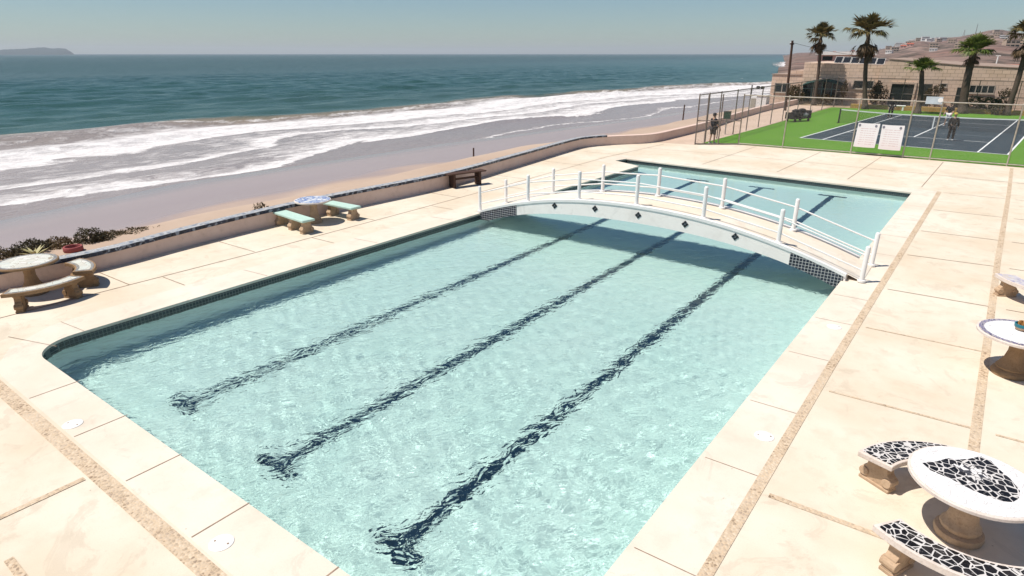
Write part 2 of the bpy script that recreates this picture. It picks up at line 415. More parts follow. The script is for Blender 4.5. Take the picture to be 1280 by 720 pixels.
def sweep(mb, pts, prof, closed_ends=True):
    """prof: (offset to the sea side, z)"""
    n = len(pts); m = len(prof); vs = []
    for i, p in enumerate(pts):
        P = Vector(p); nn = Vector((0, 0)); k = 0
        if i: d = (P - Vector(pts[i - 1])).normalized(); nn += Vector((-d.y, d.x)); k += 1
        if i < n - 1: d = (Vector(pts[i + 1]) - P).normalized(); nn += Vector((-d.y, d.x)); k += 1
        nn = nn / max(nn.length_squared, .4) * k if k == 2 else nn
        for (o, z) in prof: vs.append((P.x + nn.x * o, P.y + nn.y * o, z))
    fs = []
    for i in range(n - 1):
        for j in range(m):
            a = i * m + j; b = i * m + (j + 1) % m
            fs.append((a, a + m, b + m, b))
    fs.append(tuple(range(m))); fs.append(tuple(range((n - 1) * m + m - 1, (n - 1) * m - 1, -1)))
    return mb.add(vs, fs)
def smooth_path(p, k=4):
    out = []
    for i in range(len(p) - 1):
        P = [Vector(p[max(0, min(len(p) - 1, j))]) for j in (i - 1, i, i + 1, i + 2)]
        for s in range(k):
            t = s / k
            out.append(tuple(.5 * ((2 * P[1]) + (-P[0] + P[2]) * t + (2 * P[0] - 5 * P[1] + 4 * P[2] - P[3]) * t * t + (-P[0] + 3 * P[1] - 3 * P[2] + P[3]) * t ** 3)))
    return out + [p[-1]]
WS = smooth_path(WALL)
def zt(p): return .58
root = thing('sea_wall', 'long low pink plastered wall between the pool deck and the beach', 'wall', (-17.6, 10, 0))
mb = MB(); sweep(mb, WS, [(0, -.9), (0, .52), (.24, .55), (.26, -1.2)])
wl = mb.build('wall_body', M_WALL); wl.parent = root; wl.matrix_parent_inverse = Matrix.Translation((17.6, -10, 0))
WC = [p for p in WS if p[1] < 34.3]
mb = MB(); sweep(mb, WC, [(-.035, .545), (-.035, .60), (.27, .608), (.27, .545)])
cp = mb.build('mosaic_cap', M_CAP); cp.parent = root; cp.matrix_parent_inverse = wl.matrix_parent_inverse
mb = MB(); sweep(mb, WC, [(-.046, .50), (-.046, .602), (-.037, .602), (-.037, .50)])
ce = mb.build('edge_tiles', M_CAPEDGE); ce.parent = cp

for o_ in (wl, cp, ce):                                            # the wall sinks a little towards the near end
    for v in o_.data.vertices:
        if v.co.z > .3: v.co.z -= .11 * min(1, max(0, (13 - v.co.y) / 7))
# ---------------------------------------------------------------- foot bridge
BX = -7.6
def deck_z(x):
    d = abs(x - BX); return max(.012, 1.05 * (1 - (min(d, 6) / 6.02) ** 2.15))
def soffit_z(x): d = x - BX; return .58 - .0165 * d * d - .00032 * d ** 4
bridge = thing('footbridge', 'white arched footbridge with pipe railings crossing the pool', 'bridge', (BX, 17.15, 0))
def bp(mb, name, mat, parent=bridge, **k):
    o = mb.build(name, mat, None, **k); o.parent = parent
    o.matrix_parent_inverse = Matrix.Translation((-BX, -17.15, 0)) if parent == bridge else Matrix()
    return o
XL, XR, YN, YF = -13.6, -1.95, 16.2, 18.1
xs = np.linspace(XL, XR, 49); mb = MB(); vs = []
for x in xs:
    zt_, zb = deck_z(x) - .004, min(max(soffit_z(x), -.32), deck_z(x) - .06)
    vs += [(x, YN, zb), (x, YN, zt_), (x, YF, zt_), (x, YF, zb)]
fs = [(i * 4 + j, i * 4 + (j + 1) % 4, (i + 1) * 4 + (j + 1) % 4, (i + 1) * 4 + j) for i in range(len(xs) - 1) for j in range(4)]
mb.add(vs, fs + [(3, 2, 1, 0), tuple(len(vs) - 4 + k for k in range(4))])
arch = bp(mb, 'arch_slab', M_BRIDGE)
xs2 = np.linspace(XL - .2, XR + .35, 53)
mb = MB(); vs = []
for x in xs2: vs += [(x, YN + .16, deck_z(x) + .006), (x, YF - .16, deck_z(x) + .006)]
mb.add(vs, [(2 * i, 2 * i + 2, 2 * i + 3, 2 * i + 1) for i in range(len(xs2) - 1)])
bp(mb, 'walkway', M_BRIDGEDECK)
for (ya, yb) in ((YN - .02, YN + .14), (YF - .14, YF + .02)):
    mb = MB(); vs = []
    for x in xs: z = deck_z(x); vs += [(x, ya, z - .03), (x, ya, z + .045), (x, yb, z + .045), (x, yb, z - .03)]
    mb.add(vs, [(i * 4 + j, i * 4 + (j + 1) % 4, (i + 1) * 4 + (j + 1) % 4, (i + 1) * 4 + j) for i in range(len(xs) - 1) for j in range(4)] + [(3, 2, 1, 0), tuple(len(vs) - 4 + k for k in range(4))])
    bp(mb, 'kerb', M_WHITE)
PX = [-13.6, -11.55, -9.62, -7.68, -5.67, -3.65, -1.62]
for y in (16.36, 17.86):
    for x in PX:
        z = deck_z(x); mb = MB()
        mb.lathe([(.056, z - .02), (.056, z + .86), (.05, z + .885), (.03, z + .90)], 12, (x, y)); mb.lathe([(.095, z + .005), (.095, z + .05), (.065, z + .06)], 12, (x, y))
        bp(mb, 'post', M_WHITE, smooth=True)
    for h in (.66, .28):
        mb = MB(); mb.tube([(x, y, deck_z(x) + h) for x in PX], .021, 8)
        bp(mb, 'handrail' if h > .5 else 'middle_rail', M_WHITE, smooth=True)
def panel(xa, xb):
    mb = MB(); xx = np.linspace(xa, xb, 9); vs = []
    for x in xx:
        zt_, zb = deck_z(x) - .035, max(soffit_z(x) - .0, -.26)
        vs += [(x, YN - .012, zb), (x, YN - .012, zt_), (x, YN + .01, zt_), (x, YN + .01, zb)]
    mb.add(vs, [(i * 4 + j, i * 4 + (j + 1) % 4, (i + 1) * 4 + (j + 1) % 4, (i + 1) * 4 + j) for i in range(8) for j in range(4)] + [(3, 2, 1, 0), tuple(32 + k for k in range(4))])
    bp(mb, 'tile_panel', M_PANEL)
panel(-13.5, -11.9); panel(-3.28, -2.0)
M_BLACKT = simple('black_tile', (.012, .012, .018), .25, .2, 9, .5)
for (x, z) in ((-10.4, .70), (-8.95, .81), (-7.52, .82), (-6.10, .78), (-4.70, .66)):
    mb = MB()
    for (dx, dz) in ((0, .055), (0, -.055), (.055, 0), (-.055, 0)):
        h = .047; c = (x + dx, z + dz)
        v = [(c[0], YN - .012, c[1] - h), (c[0] + h, YN - .012, c[1]), (c[0], YN - .012, c[1] + h), (c[0] - h, YN - .012, c[1])]
        mb.add(v + [(a, YN + .01, b) for a, _, b in v], [(0, 1, 2, 3), (0, 4, 5, 1), (1, 5, 6, 2), (2, 6, 7, 3), (3, 7, 4, 0)])
    bp(mb, 'diamond_tile', M_BLACKT)

# ---------------------------------------------------------------- concrete tables and benches
def m_cast(name, col, dark):
    t = NT(name); o = t.obj(); n = t.noise(4, o, 6, .65); f = t.noise(38, o, 4)
    c = t.mix(t.ramp(n, [(.3, 0), (.72, 1)]), col, dark); c = t.mix(t.math('MULTIPLY', t.ramp(f, [(.5, 0), (.7, 1)]), .4), c, tuple(q * .6 for q in dark))
    t.bump(f, .35, .006); return t.fin(c, .85, .2)
M_CAST = m_cast('cast_concrete', (.55, .40, .27), (.40, .27, .17))
M_CASTD = m_cast('cast_concrete_brown', (.36, .23, .13), (.24, .15, .08))
M_RIM = m_cast('white_cast_rim', (.74, .66, .60), (.62, .52, .45))
M_MOSB = m_mosaic('black_shards', 13, [(.012, .011, .013), (.022, .019, .02), (.008, .007, .008)], (.72, .68, .65), .075)
M_MOSB2 = m_mosaic('black_shards_large', 11, [(.012, .011, .013), (.022, .019, .02), (.008, .007, .008)], (.72, .68, .65), .06)
M_MOSW = m_mosaic('white_shards', 13, [(.80, .78, .77), (.76, .74, .73), (.82, .80, .80)], (.66, .63, .61), .03, rough=.4)
M_MOSC = m_mosaic('cream_shards', 6, [(.66, .66, .58), (.62, .60, .52), (.70, .68, .62), (.60, .62, .56)], (.42, .36, .28), .018, rough=.35)
M_MOSG = m_mosaic('grey_border_tiles', 22, [(.22, .22, .23), (.12, .13, .15), (.33, .32, .31), (.18, .16, .13)], (.42, .38, .32), .07)
M_MOSBL = m_mosaic('blue_white_shards', 11, [(.62, .64, .68), (.06, .13, .36), (.70, .70, .70), (.10, .20, .45), (.25, .34, .52)], (.72, .70, .68), .06)
M_MOSP = m_mosaic('purple_border_tiles', 24, [(.10, .08, .20), (.20, .17, .30), (.07, .06, .14)], (.60, .55, .52), .07)
M_MOSL = m_mosaic('lilac_shards', 11, [(.50, .46, .54), (.62, .58, .58), (.38, .35, .46), (.58, .50, .45)], (.66, .60, .56), .06)
M_MOSE = m_mosaic('emblem_shards', 15, [(.74, .71, .68), (.66, .63, .60), (.78, .75, .73), (.05, .05, .06)], (.16, .15, .15), .045, rough=.4)
M_GREEN = m_cast('mint_paint', (.50, .67, .59), (.42, .58, .51))
M_WOOD = m_cast('dark_wood', (.10, .055, .04), (.07, .04, .03))

def disc_outline(r, n=56): return [(r * math.cos(2 * PI * k / n), r * math.sin(2 * PI * k / n)) for k in range(n)]
def sector(r0, r1, a0, a1, n=18):
    return [(r1 * math.cos(R(a0 + (a1 - a0) * k / n)), r1 * math.sin(R(a0 + (a1 - a0) * k / n))) for k in range(n + 1)] + [(r0 * math.cos(R(a1 + (a0 - a1) * k / n)), r0 * math.sin(R(a1 + (a0 - a1) * k / n))) for k in range(n + 1)]
def flute(t, z): return 1 + .035 * math.cos(12 * t)
def table(label, loc, r, h, rim, top, leg, border=None, style=0, rz=0, group='round concrete tables beside the pool'):
    t = thing('round_table', label, 'table', loc, rz, group)
    ped = MB()
    if style == 0: prof = [(.24, 0), (.25, .05), (.24, .09), (.19, .11), (.205, .14), (.20, .17), (.165, .20), (.15, .26), (.125, .40), (.115, .52), (.13, .60), (.20, h - .085), (.30, h - .06)]
    else: prof = [(.27, 0), (.28, .05), (.26, .09), (.22, .12), (.23, .15), (.20, .19), (.14, .30), (.11, .44), (.11, .54), (.15, .62), (.24, h - .085), (.30, h - .06)]
    ped.lathe(prof, 36, rad=lambda a, z: 1 + (.03 * math.cos(10 * a) if .19 < z < .6 else 0)); ped.build('pedestal', leg, t, smooth=True)
    mb = MB(); mb.lathe([(r - .03, h - .06), (r, h - .045), (r, h - .012), (r - .012, h)], 64); tp = mb.build('tabletop', rim, t, smooth=True)
    rr = r - .03
    if border:
        mb = MB(); n = 64; vs = [(q * math.cos(2 * PI * k / n), q * math.sin(2 * PI * k / n), h + .005) for q in (rr, rr - .075) for k in range(n)]
        mb.add(vs, [(k, (k + 1) % n, n + (k + 1) % n, n + k) for k in range(n)]); mb.build('mosaic_border', border, tp); rr -= .075
    mb = MB(); mb.prism(disc_outline(rr), h - .002, h + .004); mb.build('mosaic_inlay', top, tp)
    return t, tp
def scroll_leg(mb, M, w, th, h, z0=0):
    """cast leg: plinth, scrolled foot, waist and flared head; w across the seat, th along it"""
    half = [(.50, .0), (.52, .06), (.48, .09), (.50, .14), (.46, .20), (.36, .24), (.33, .30), (.37, .36), (.45, .40), (.49, h - .02), (.49, h)]
    k = h / .40 if h < .40 else 1
    prof = [(w * a, min(h, b)) for a, b in half if b <= h]
    poly = prof + [(-a, b) for a, b in prof[::-1]]
    mb.prism(poly, -th / 2, th / 2, M @ Matrix.Rotation(PI / 2, 4, 'X'))
    mb.box(-w * .53, w * .53, -th / 2 - .015, th / 2 + .015, 0, .045, M, .008)
    for s in (-1, 1):                                              # the rolls of the foot
        a = M @ Vector((s * w * .40, -th / 2 - .02, .125)); b = M @ Vector((s * w * .40, th / 2 + .02, .125)); mb.tube([a, b], .062, 12)
    a = M @ Vector((0, -th / 2 - .02, h - .06)); b = M @ Vector((0, th / 2 + .02, h - .06)); mb.tube([a, b], .045, 12)
def curved_bench(label, c, r0, r1, a0, a1, rim, top, leg, border=None, h=.45, group='curved mosaic benches around the tables'):
    t = thing('curved_bench', label, 'bench', (*c, 0), 0, group)
    am = (a0 + a1) / 2; rm = (r0 + r1) / 2; ox, oy = rm * math.cos(R(am)), rm * math.sin(R(am))
    t.location = (c[0] + ox, c[1] + oy, 0)
    T = Matrix.Translation((-ox, -oy, 0))
    mb = MB(); mb.prism(sector(r0, r1, a0, a1), h - .075, h, T); st = mb.build('seat', rim, t, bevel=.012)
    i0, i1, da = r0 + .035, r1 - .035, math.degrees(.035 / rm)
    if border:
        mb = MB(); mb.prism(sector(i0, i1, a0 + da, a1 - da), h - .002, h + .004, T); mb.build('mosaic_border', border, st)
        i0 += .06; i1 -= .06; da += math.degrees(.06 / rm)
    mb = MB(); mb.prism(sector(i0, i1, a0 + da, a1 - da), h - .002, h + .007, T); mb.build('mosaic_inlay', top, st)
    for a in (a0 + 11, a1 - 11):
        mb = MB(); M = T @ Matrix.Rotation(R(a), 4, 'Z') @ Matrix.Translation((rm, 0, 0))
        scroll_leg(mb, M, (r1 - r0) * .92, .13, h - .075); mb.build('leg', leg, t, bevel=.006)
    return t
BRC = (.74, 7.62)
t, tp = table('white round table with black mosaic shield on its top', (*BRC, 0), .64, .775, M_RIM, M_MOSW, M_CAST)
SH = [(.24, 7.602), (.331, 7.502), (.54, 7.45), (.744, 7.366), (.967, 7.337), (1.07, 7.391), (1.122, 7.501), (1.135, 7.658), (1.052, 7.852), (.964, 7.967), (.875, 8.122), (.779, 8.16), (.66, 8.01), (.542, 7.90), (.471, 7.889), (.36, 7.72)]
mb = MB(); mb.prism([(x - BRC[0], y - BRC[1]) for x, y in SH], .776, .7835); mb.build('shield_inlay', M_MOSB2, tp)
EM = [(.45, 7.73), (.50, 7.82), (.56, 7.80), (.60, 7.90), (.66, 7.84), (.72, 7.97), (.76, 7.86), (.83, 7.93), (.82, 7.80), (.90, 7.72), (.83, 7.68), (.86, 7.55), (.78, 7.60), (.77, 7.47), (.71, 7.60), (.66, 7.56), (.66, 7.66), (.57, 7.66), (.55, 7.74)]
mb = MB(); mb.prism([((x - .68) * .8 + .68 - BRC[0], (y - 7.72) * .8 + 7.72 - BRC[1]) for x, y in EM], .776, .786); mb.build('emblem_inlay', M_MOSE, tp)
curved_bench('curved bench with black shards behind the shield table', BRC, .80, 1.22, 92, 163, M_RIM, M_MOSB, M_CAST)
curved_bench('curved bench with black shards in front of the shield table, cut by the picture edge', BRC, .93, 1.30, 232, 302, M_RIM, M_MOSB2, M_CAST)
curved_bench('curved lilac mosaic bench at the right edge of the deck', (2.2, 17.9), .95, 1.36, 197, 262, M_RIM, M_MOSL, M_CAST)
table('white round table with purple tile ring and a bowl on it', (1.24, 12.78, 0), .63, .775, M_RIM, M_MOSW, M_CASTD, M_MOSP, 1)
bw = thing('bowl', 'small teal and tan bowl standing on the purple ringed table', 'bowl', (1.23, 12.92, .781))
mb = MB(); mb.lathe([(.05, 0), (.085, .015), (.105, .05), (.11, .06)], 20); mb.build('base', M_CAST, bw, smooth=True)
mb = MB(); mb.lathe([(.111, .06), (.118, .10), (.118, .115), (.10, .115), (.095, .07)], 20); mb.build('band', simple('teal_glaze', (.02, .16, .20), .3), bw, smooth=True)
mb = MB()
for k in range(7):
    a = k * 2.4; mb.tube([(.05 * math.cos(a), .05 * math.sin(a), .07), (.06 * math.cos(a), .06 * math.sin(a), .13 + .02 * (k % 3)), (.03 * math.cos(a), .05 * math.sin(a), .16)], [.022, .02, .008], 6)
mb.build('pieces', simple('orange_bits', (.55, .25, .07), .6, .4, 30), bw, smooth=True)
LLC = (-16.88, 4.10)
table('round cream mosaic table with grey rim beside the sea wall', (*LLC, 0), .62, .775, M_CASTD, M_MOSC, M_CASTD, M_MOSG, 1)
curved_bench('curved brown bench with cream mosaic, on the pool side of the cream table', LLC, .92, 1.32, -40, 33, M_CASTD, M_MOSC, M_CASTD, M_MOSG)
curved_bench('curved brown bench with cream mosaic, against the sea wall past the cream table', LLC, .86, 1.28, 50, 112, M_CASTD, M_MOSC, M_CASTD, M_MOSG)
table('round blue and white mosaic table between two mint benches', (-17.05, 12.0, 0), .58, .76, M_RIM, M_MOSBL, M_CAST)
def slab_bench(label, loc, rz, L, legs, h=.45):
    t = thing('slab_bench', label, 'bench', loc, rz, 'straight mint topped benches')
    mb = MB(); mb.box(-L / 2, L / 2, -.215, .215, h - .07, h, None, .012); mb.build('seat', M_GREEN, t)
    for x in legs:
        mb = MB(); scroll_leg(mb, Matrix.Translation((x, 0, 0)) @ Matrix.Rotation(PI / 2, 4, 'Z'), .36, .16, h - .07); mb.build('leg', M_CAST, t, bevel=.006)
slab_bench('mint green bench nearer the cream table, on three cast legs', (-16.9, 11.10, 0), R(-5), 1.85, (-.78, .05, .74))
slab_bench('shorter mint green bench on the far side of the blue mosaic table', (-16.85, 12.98, 0), R(2), 1.40, (-.5, .52))
t = thing('wooden_bench', 'dark brown plank bench along the sea wall near the bridge', 'bench', (-16.98, 19.5, 0), R(72))
mb = MB()
for k in range(3): mb.box(-.92, .92, -.21 + .143 * k, -.075 + .143 * k, .55, .60, None, .006)
mb.build('seat', M_WOOD, t)
for x in (-.62, .62):
    mb = MB()
    for k in range(3): mb.box(x - .05, x + .05, -.19 + .13 * k, -.065 + .13 * k, 0, .55, None, .006)
    mb.build('leg', M_WOOD, t)
mb = MB(); mb.box(-.57, .57, -.03, .03, .30, .38, None, .006); mb.build('stretcher', M_WOOD, t)

M_LID = simple('white_plastic', (.82, .80, .77), .45, .03, 3)
for (x, y, l) in ((-10.02, 2.42, 'round white skimmer lid near the far left corner of the near coping'), (-5.95, 2.46, 'round white skimmer lid in the middle of the near coping'), (-1.62, 8.3, 'round white skimmer lid on the right coping, nearest the shield table'), (-1.60, 13.1, 'round white skimmer lid on the right coping, nearer the bridge')):
    t = thing('skimmer_lid', l, 'lid', (x, y, .0045), .4, 'skimmer lids in the coping')
    mb = MB(); mb.lathe([(.135, 0), (.135, .006), (.128, .010), (.02, .012)], 32); mb.build('cover', M_LID, t, smooth=True)
    for s in (-1, 1):
        mb = MB(); mb.lathe([(.013, .0105), (.013, .0135)], 10, (s * .085, 0)); mb.build('finger_hole', M_JOINT, t)
# ---------------------------------------------------------------- ground, path, turf, tennis court
M_GROUND = m_concrete('dry_ground', (.40, .29, .20), (.32, .23, .15))
struct(flat('ground', [(-16.6, 37.2), (-11.7, 39.0), (60, 39.0), (400, -12), (400, 140), (-22.5, 140), (-21, 84), (-16.9, 79.4), (-17.1, 71.6), (-17.35, 65.2), (-17.0, 55.6), (-16.5, 49), (-16.3, 44), (-16.3, 40)], [], -.012, M_GROUND))
struct(flat('path', [(-16.45, 37.0), (-14.0, 37.4), (-13.6, 39), (-13.5, 74), (-17.0, 74), (-17.1, 71.6), (-17.3, 65.2), (-17.0, 55.6), (-16.5, 49), (-16.3, 44), (-16.3, 40)], [], .004, M_PATH))
def m_turf():
    t = NT('turf'); n = t.noise(.4, detail=4); f = t.noise(30, detail=3)
    c = t.mix(t.ramp(n, [(.3, 0), (.7, 1)]), (.095, .230, .022), (.12, .262, .03)); c = t.mix(t.math('MULTIPLY', f, .35), c, (.04, .12, .008))
    return t.fin(c, .9, .1)
M_TURF = m_turf()
struct(flat('turf', [(-13.9, 37.7), (-11.9, 39.2), (9, 39.2), (9, 73.0), (-13.2, 73.0), (-13.5, 50)], [], .010, M_TURF))
def m_court():
    t = NT('court_surface'); n = t.noise(.5, detail=6, rough=.6); f = t.noise(40, detail=2)
    c = t.ramp(n, [(.3, (.022, .040, .054)), (.7, (.031, .053, .067))]); c = t.mix(t.math('MULTIPLY', f, .25), c, (.05, .06, .068))
    return t.fin(c, .8, .25)
CA = R(-5.0); CT = Matrix.Translation((-9.62, 44.66, 0)) @ Matrix.Rotation(CA, 4, 'Z')
def cq(name, u0, u1, v0, v1, z, mat):
    p = [CT @ Vector((u, v, 0)) for u, v in ((u0, v0), (u1, v0), (u1, v1), (u0, v1))]
    mb = MB(); mb.add([(q.x, q.y, z) for q in p], [(0, 1, 2, 3)]); return struct(mb.build(name, mat))
cq('tennis_court', -.05, 11.02, -.05, 23.82, .016, m_court())
M_LINE = simple('court_line_paint', (.74, .76, .74), .7, .06, 5)
M_LINE2 = simple('court_line_thin', (.36, .42, .44), .7, .1, 5)
W = .085
for (u0, u1, v0, v1) in ((-.05, 11.02, -.05, .06), (-.05, 11.02, 23.71, 23.82), (-.05, .05, .06, 23.71), (10.92, 11.02, .06, 23.71), (1.33, 1.33 + W, .06, 23.71), (9.56, 9.56 + W, .06, 23.71), (1.42, 9.56, 5.45, 5.45 + W), (1.42, 9.56, 18.24, 18.24 + W), (5.44, 5.44 + W, 5.54, 18.24)):
    cq('court_line', u0, u1, v0, v1, .021, M_LINE)
for (u0, u1, v0, v1) in ((1.46, 9.5, 8.9, 8.95), (1.46, 5.2, 3.2, 3.25), (6.3, 8.2, 2.6, 2.66), (1.46, 9.5, 15, 15.05)): cq('court_line', u0, u1, v0, v1, .019, M_LINE2)
# the net
def m_mesh(name, size, wire, col, vec='obj', diag=False, op=1.0):
    t = NT(name); x, y, z = t.xyz(t.obj())
    if diag: a, b = t.math('ADD', x, z), t.math('SUBTRACT', x, z)
    else: a, b = x, z
    def line(q):
        f = t.math('FRACT', t.math('ADD', t.math('DIVIDE', q, size), 500.5)); return t.math('LESS_THAN', f, wire / size)
    m = t.math('MAXIMUM', line(a), line(b))
    t.put(t.b.inputs['Alpha'], t.math('MULTIPLY', m, op)); return t.fin(col, .5, .4)
M_GALV = simple('galvanised_steel', (.44, .39, .33), .5, .2, 8, .4, .25)
M_GALVD = simple('weathered_steel', (.20, .16, .14), .6, .3, 8, .3)
M_BLK = simple('black_cloth', (.007, .007, .009), .8, .3, 14, .2)
p0 = CT @ Vector((-.95, 11.885, 0)); p1 = CT @ Vector((11.92, 11.885, 0))
L = (p1 - p0).length
net = thing('tennis_net', 'tennis net with white headband stretched across the dark court', 'net', p0, CA)
for x in (0, L):
    mb = MB(); mb.tube([(x, 0, .016), (x, 0, 1.09)], .055, 10); mb.box(x - .09, x + .09, -.2, .2, .016, .05, None); mb.build('net_post', M_BLK, net)
mb = MB(); n = 24; vs = []
def nz(x): return 1.07 - .15 * (1 - (2 * x / L - 1) ** 2)
for k in range(n + 1): x = .06 + (L - .12) * k / n; vs += [(x, 0, .05), (x, 0, nz(x) - .05)]
mb.add(vs, [(2 * k, 2 * k + 2, 2 * k + 3, 2 * k + 1) for k in range(n)]); mb.build('netting', m_mesh('net_mesh', .05, .007, (.01, .01, .012)), net)
mb = MB(); vs = []
for k in range(n + 1): x = .06 + (L - .12) * k / n; vs += [(x, -.016, nz(x) - .07), (x, -.016, nz(x)), (x, .016, nz(x)), (x, .016, nz(x) - .07)]
mb.add(vs, [(i * 4 + j, i * 4 + (j + 1) % 4, i * 4 + 4 + (j + 1) % 4, i * 4 + 4 + j) for i in range(n) for j in range(4)] + [(3, 2, 1, 0), (4 * n, 4 * n + 1, 4 * n + 2, 4 * n + 3)]); mb.build('headband', M_LINE, net)
mb = MB(); mb.box(L / 2 - .04, L / 2 + .04, -.022, .022, .03, .93, None); mb.build('centre_strap', M_LINE, net)

# ---------------------------------------------------------------- chain link fences
M_LINK = m_mesh('chain_link', .06, .0026, (.50, .46, .42), diag=True)
M_LINK2 = m_mesh('chain_link_dark', .10, .005, (.20, .15, .12), diag=False)
def fence(name, label, a, b, posts, h, pm, lm, rails, r=.036, mids=(), sub='chain link fences around the tennis court'):
    A, B = Vector((*a, 0)), Vector((*b, 0)); d = B - A; L = d.length; rz = math.atan2(d.y, d.x)
    t = thing(name, label, 'fence', A, rz, sub)
    for s in posts:
        mb = MB(); mb.lathe([(r, -.02), (r, h - .02), (r * 1.25, h), (r * .6, h + .05)], 10, (s, 0)); mb.build('post', pm, t, smooth=True)
    for z in rails:
        mb = MB(); mb.tube([(0, 0, z), (L, 0, z)], r * .8, 8); mb.build('rail', pm, t, smooth=True)
    mb = MB(); mb.add([(0, .04, .03), (L, .04, .03), (L, .04, h), (0, .04, h)], [(0, 1, 2, 3)]); mb.build('wire_mesh', lm, t)
    return t
a, b = (-11.85, 38.97), (9.5, 39.35)
fence('chain_link_fence', 'chain link fence with pale posts between the pool deck and the court', a, b, [0, 2.55, 6.15, 8.64, 9.87, 13.1, 16.4, 19.8], 2.92, M_GALV, M_LINK, [2.9, .09])
fence('chain_link_fence', 'short angled chain link section with a gate at the corner near the wall', (-14.0, 37.45), (-11.85, 38.97), [0, .55, 1.4, 2.63], 2.92, M_GALVD, M_LINK, [.06, 1.42])
fence('chain_link_fence', 'long dark posted chain link fence along the path by the sea wall', (-14.0, 37.45), (-13.2, 74.2), [0.01, 1.6, 3.6, 6.6, 9.3, 12.0, 15.0, 18.2, 22.5, 27, 31.5, 36.5], 2.92, M_GALVD, M_LINK2, [2.9])
fence('chain_link_fence', 'tall chain link fence behind the court in front of the stone building', (-13.2, 74.2), (10, 72.6), [0, 3, 6, 9, 12, 15, 18, 21, 23.2], 2.9, M_GALVD, M_LINK2, [2.9, 1.5], .03)
# banners and signs on the fence
def m_banner():
    t = NT('printed_vinyl'); x, y, z = t.xyz(t.obj())
    row = t.math('FRACT', t.math('MULTIPLY', z, 8.6)); ln = t.math('LESS_THAN', row, .24)
    wd = t.math('GREATER_THAN', t.noise(1.0, t.scale(t.obj(), (17, 0, 1.0)), 3, .7), .46)
    ins = t.math('MULTIPLY', t.math('GREATER_THAN', x, .14), t.math('LESS_THAN', x, .90)); ins = t.math('MULTIPLY', ins, t.math('MULTIPLY', t.math('GREATER_THAN', z, .52), t.math('LESS_THAN', z, 1.46)))
    m = t.math('MULTIPLY', t.math('MULTIPLY', ln, wd), ins)
    low = t.ramp(z, [(.45, (.80, .72, .71)), (.95, (.82, .80, .80))])
    return t.fin(t.mix(t.math('MULTIPLY', m, .6), low, (.50, .27, .28)), .6, .3)
M_BAN = m_banner()
M_INKG = simple('grey_print', (.22, .22, .26), .6, .2, 9)
def banner(label, x, w, z0, z1, slant):
    t = thing('banner', label, 'banner', (x, 38.93, 0), 0, 'white banners tied to the court fence')
    mb = MB(); nx, nz_ = 8, 8; vs = []
    for j in range(nz_ + 1):
        for i in range(nx + 1):
            u, v = i / nx, j / nz_
            vs.append((u * w + slant * (1 - v), -.012 + .018 * math.sin(5 * u + 4 * v) , z0 + (z1 - z0) * v - .015 * math.sin(PI * u)))
    fs = [(j * 9 + i, j * 9 + i + 1, j * 9 + i + 10, j * 9 + i + 9) for j in range(8) for i in range(8)]
    m = len(vs); vs += [(p[0], p[1] + .006, p[2]) for p in vs]; fs += [tuple(m + k for k in f[::-1]) for f in fs]
    mb.add(vs, fs); sh = mb.build('sheet', M_BAN, t, smooth='all')
    yy = lambda u, v: -.012 + .018 * math.sin(5 * u + 4 * v) - .006
    for (u, v) in ((.09, .90), (.84, .89)):
        mb = MB(); c = (u * w + slant * (1 - v), z0 + (z1 - z0) * v)
        mb.prism([(c[0] + .06 * math.cos(k * PI / 6), c[1] + .07 * math.sin(k * PI / 6)) for k in range(12)], -yy(u, v), -yy(u, v) + .004, Matrix.Rotation(PI / 2, 4, 'X')); mb.build('crest', M_INKG, sh)
banner('left one of two white printed banners on the court fence', -5.56, 1.04, .43, 1.70, -.05)
banner('right one of two white printed banners on the court fence', -4.42, 1.04, .39, 1.67, .02)
t = thing('fence_sign', 'small pale blue board on the top rail of the court fence', 'sign', (-2.72, 38.98, 2.80), R(1))
mb = MB(); mb.box(0, .72, -.03, -.01, 0, .36, None, .004); mb.build('board', simple('pale_blue_sheet', (.50, .56, .60), .4, .08, 4), t)
mb = MB(); mb.prism([(.62 + .11 * math.cos(k * PI / 10), .20 + .11 * math.sin(k * PI / 10)) for k in range(20)], .031, .045, Matrix.Rotation(PI / 2, 4, 'X')); mb.build('round_plate', M_LID, t)
t = thing('notice_board', 'green framed notice board on a grey post beside the sea wall', 'sign', (-14.25, 43.6, 0), R(20))
mb = MB(); mb.box(-.04, .04, -.04, .04, 0, 1.56, None); mb.build('post', simple('grey_post', (.38, .34, .31), .7), t)
mb = MB()
for q in ((-.25, -.21, 1.02, 1.56), (.21, .25, 1.02, 1.56), (-.21, .21, 1.02, 1.06), (-.21, .21, 1.52, 1.56)): mb.box(q[0], q[1], -.085, -.045, q[2], q[3], None)
mb.build('frame', M_GALVD, t)
mb = MB(); mb.box(-.21, .21, -.07, -.05, 1.06, 1.52, None); mb.build('panel', simple('green_panel', (.04, .085, .06), .5), t)

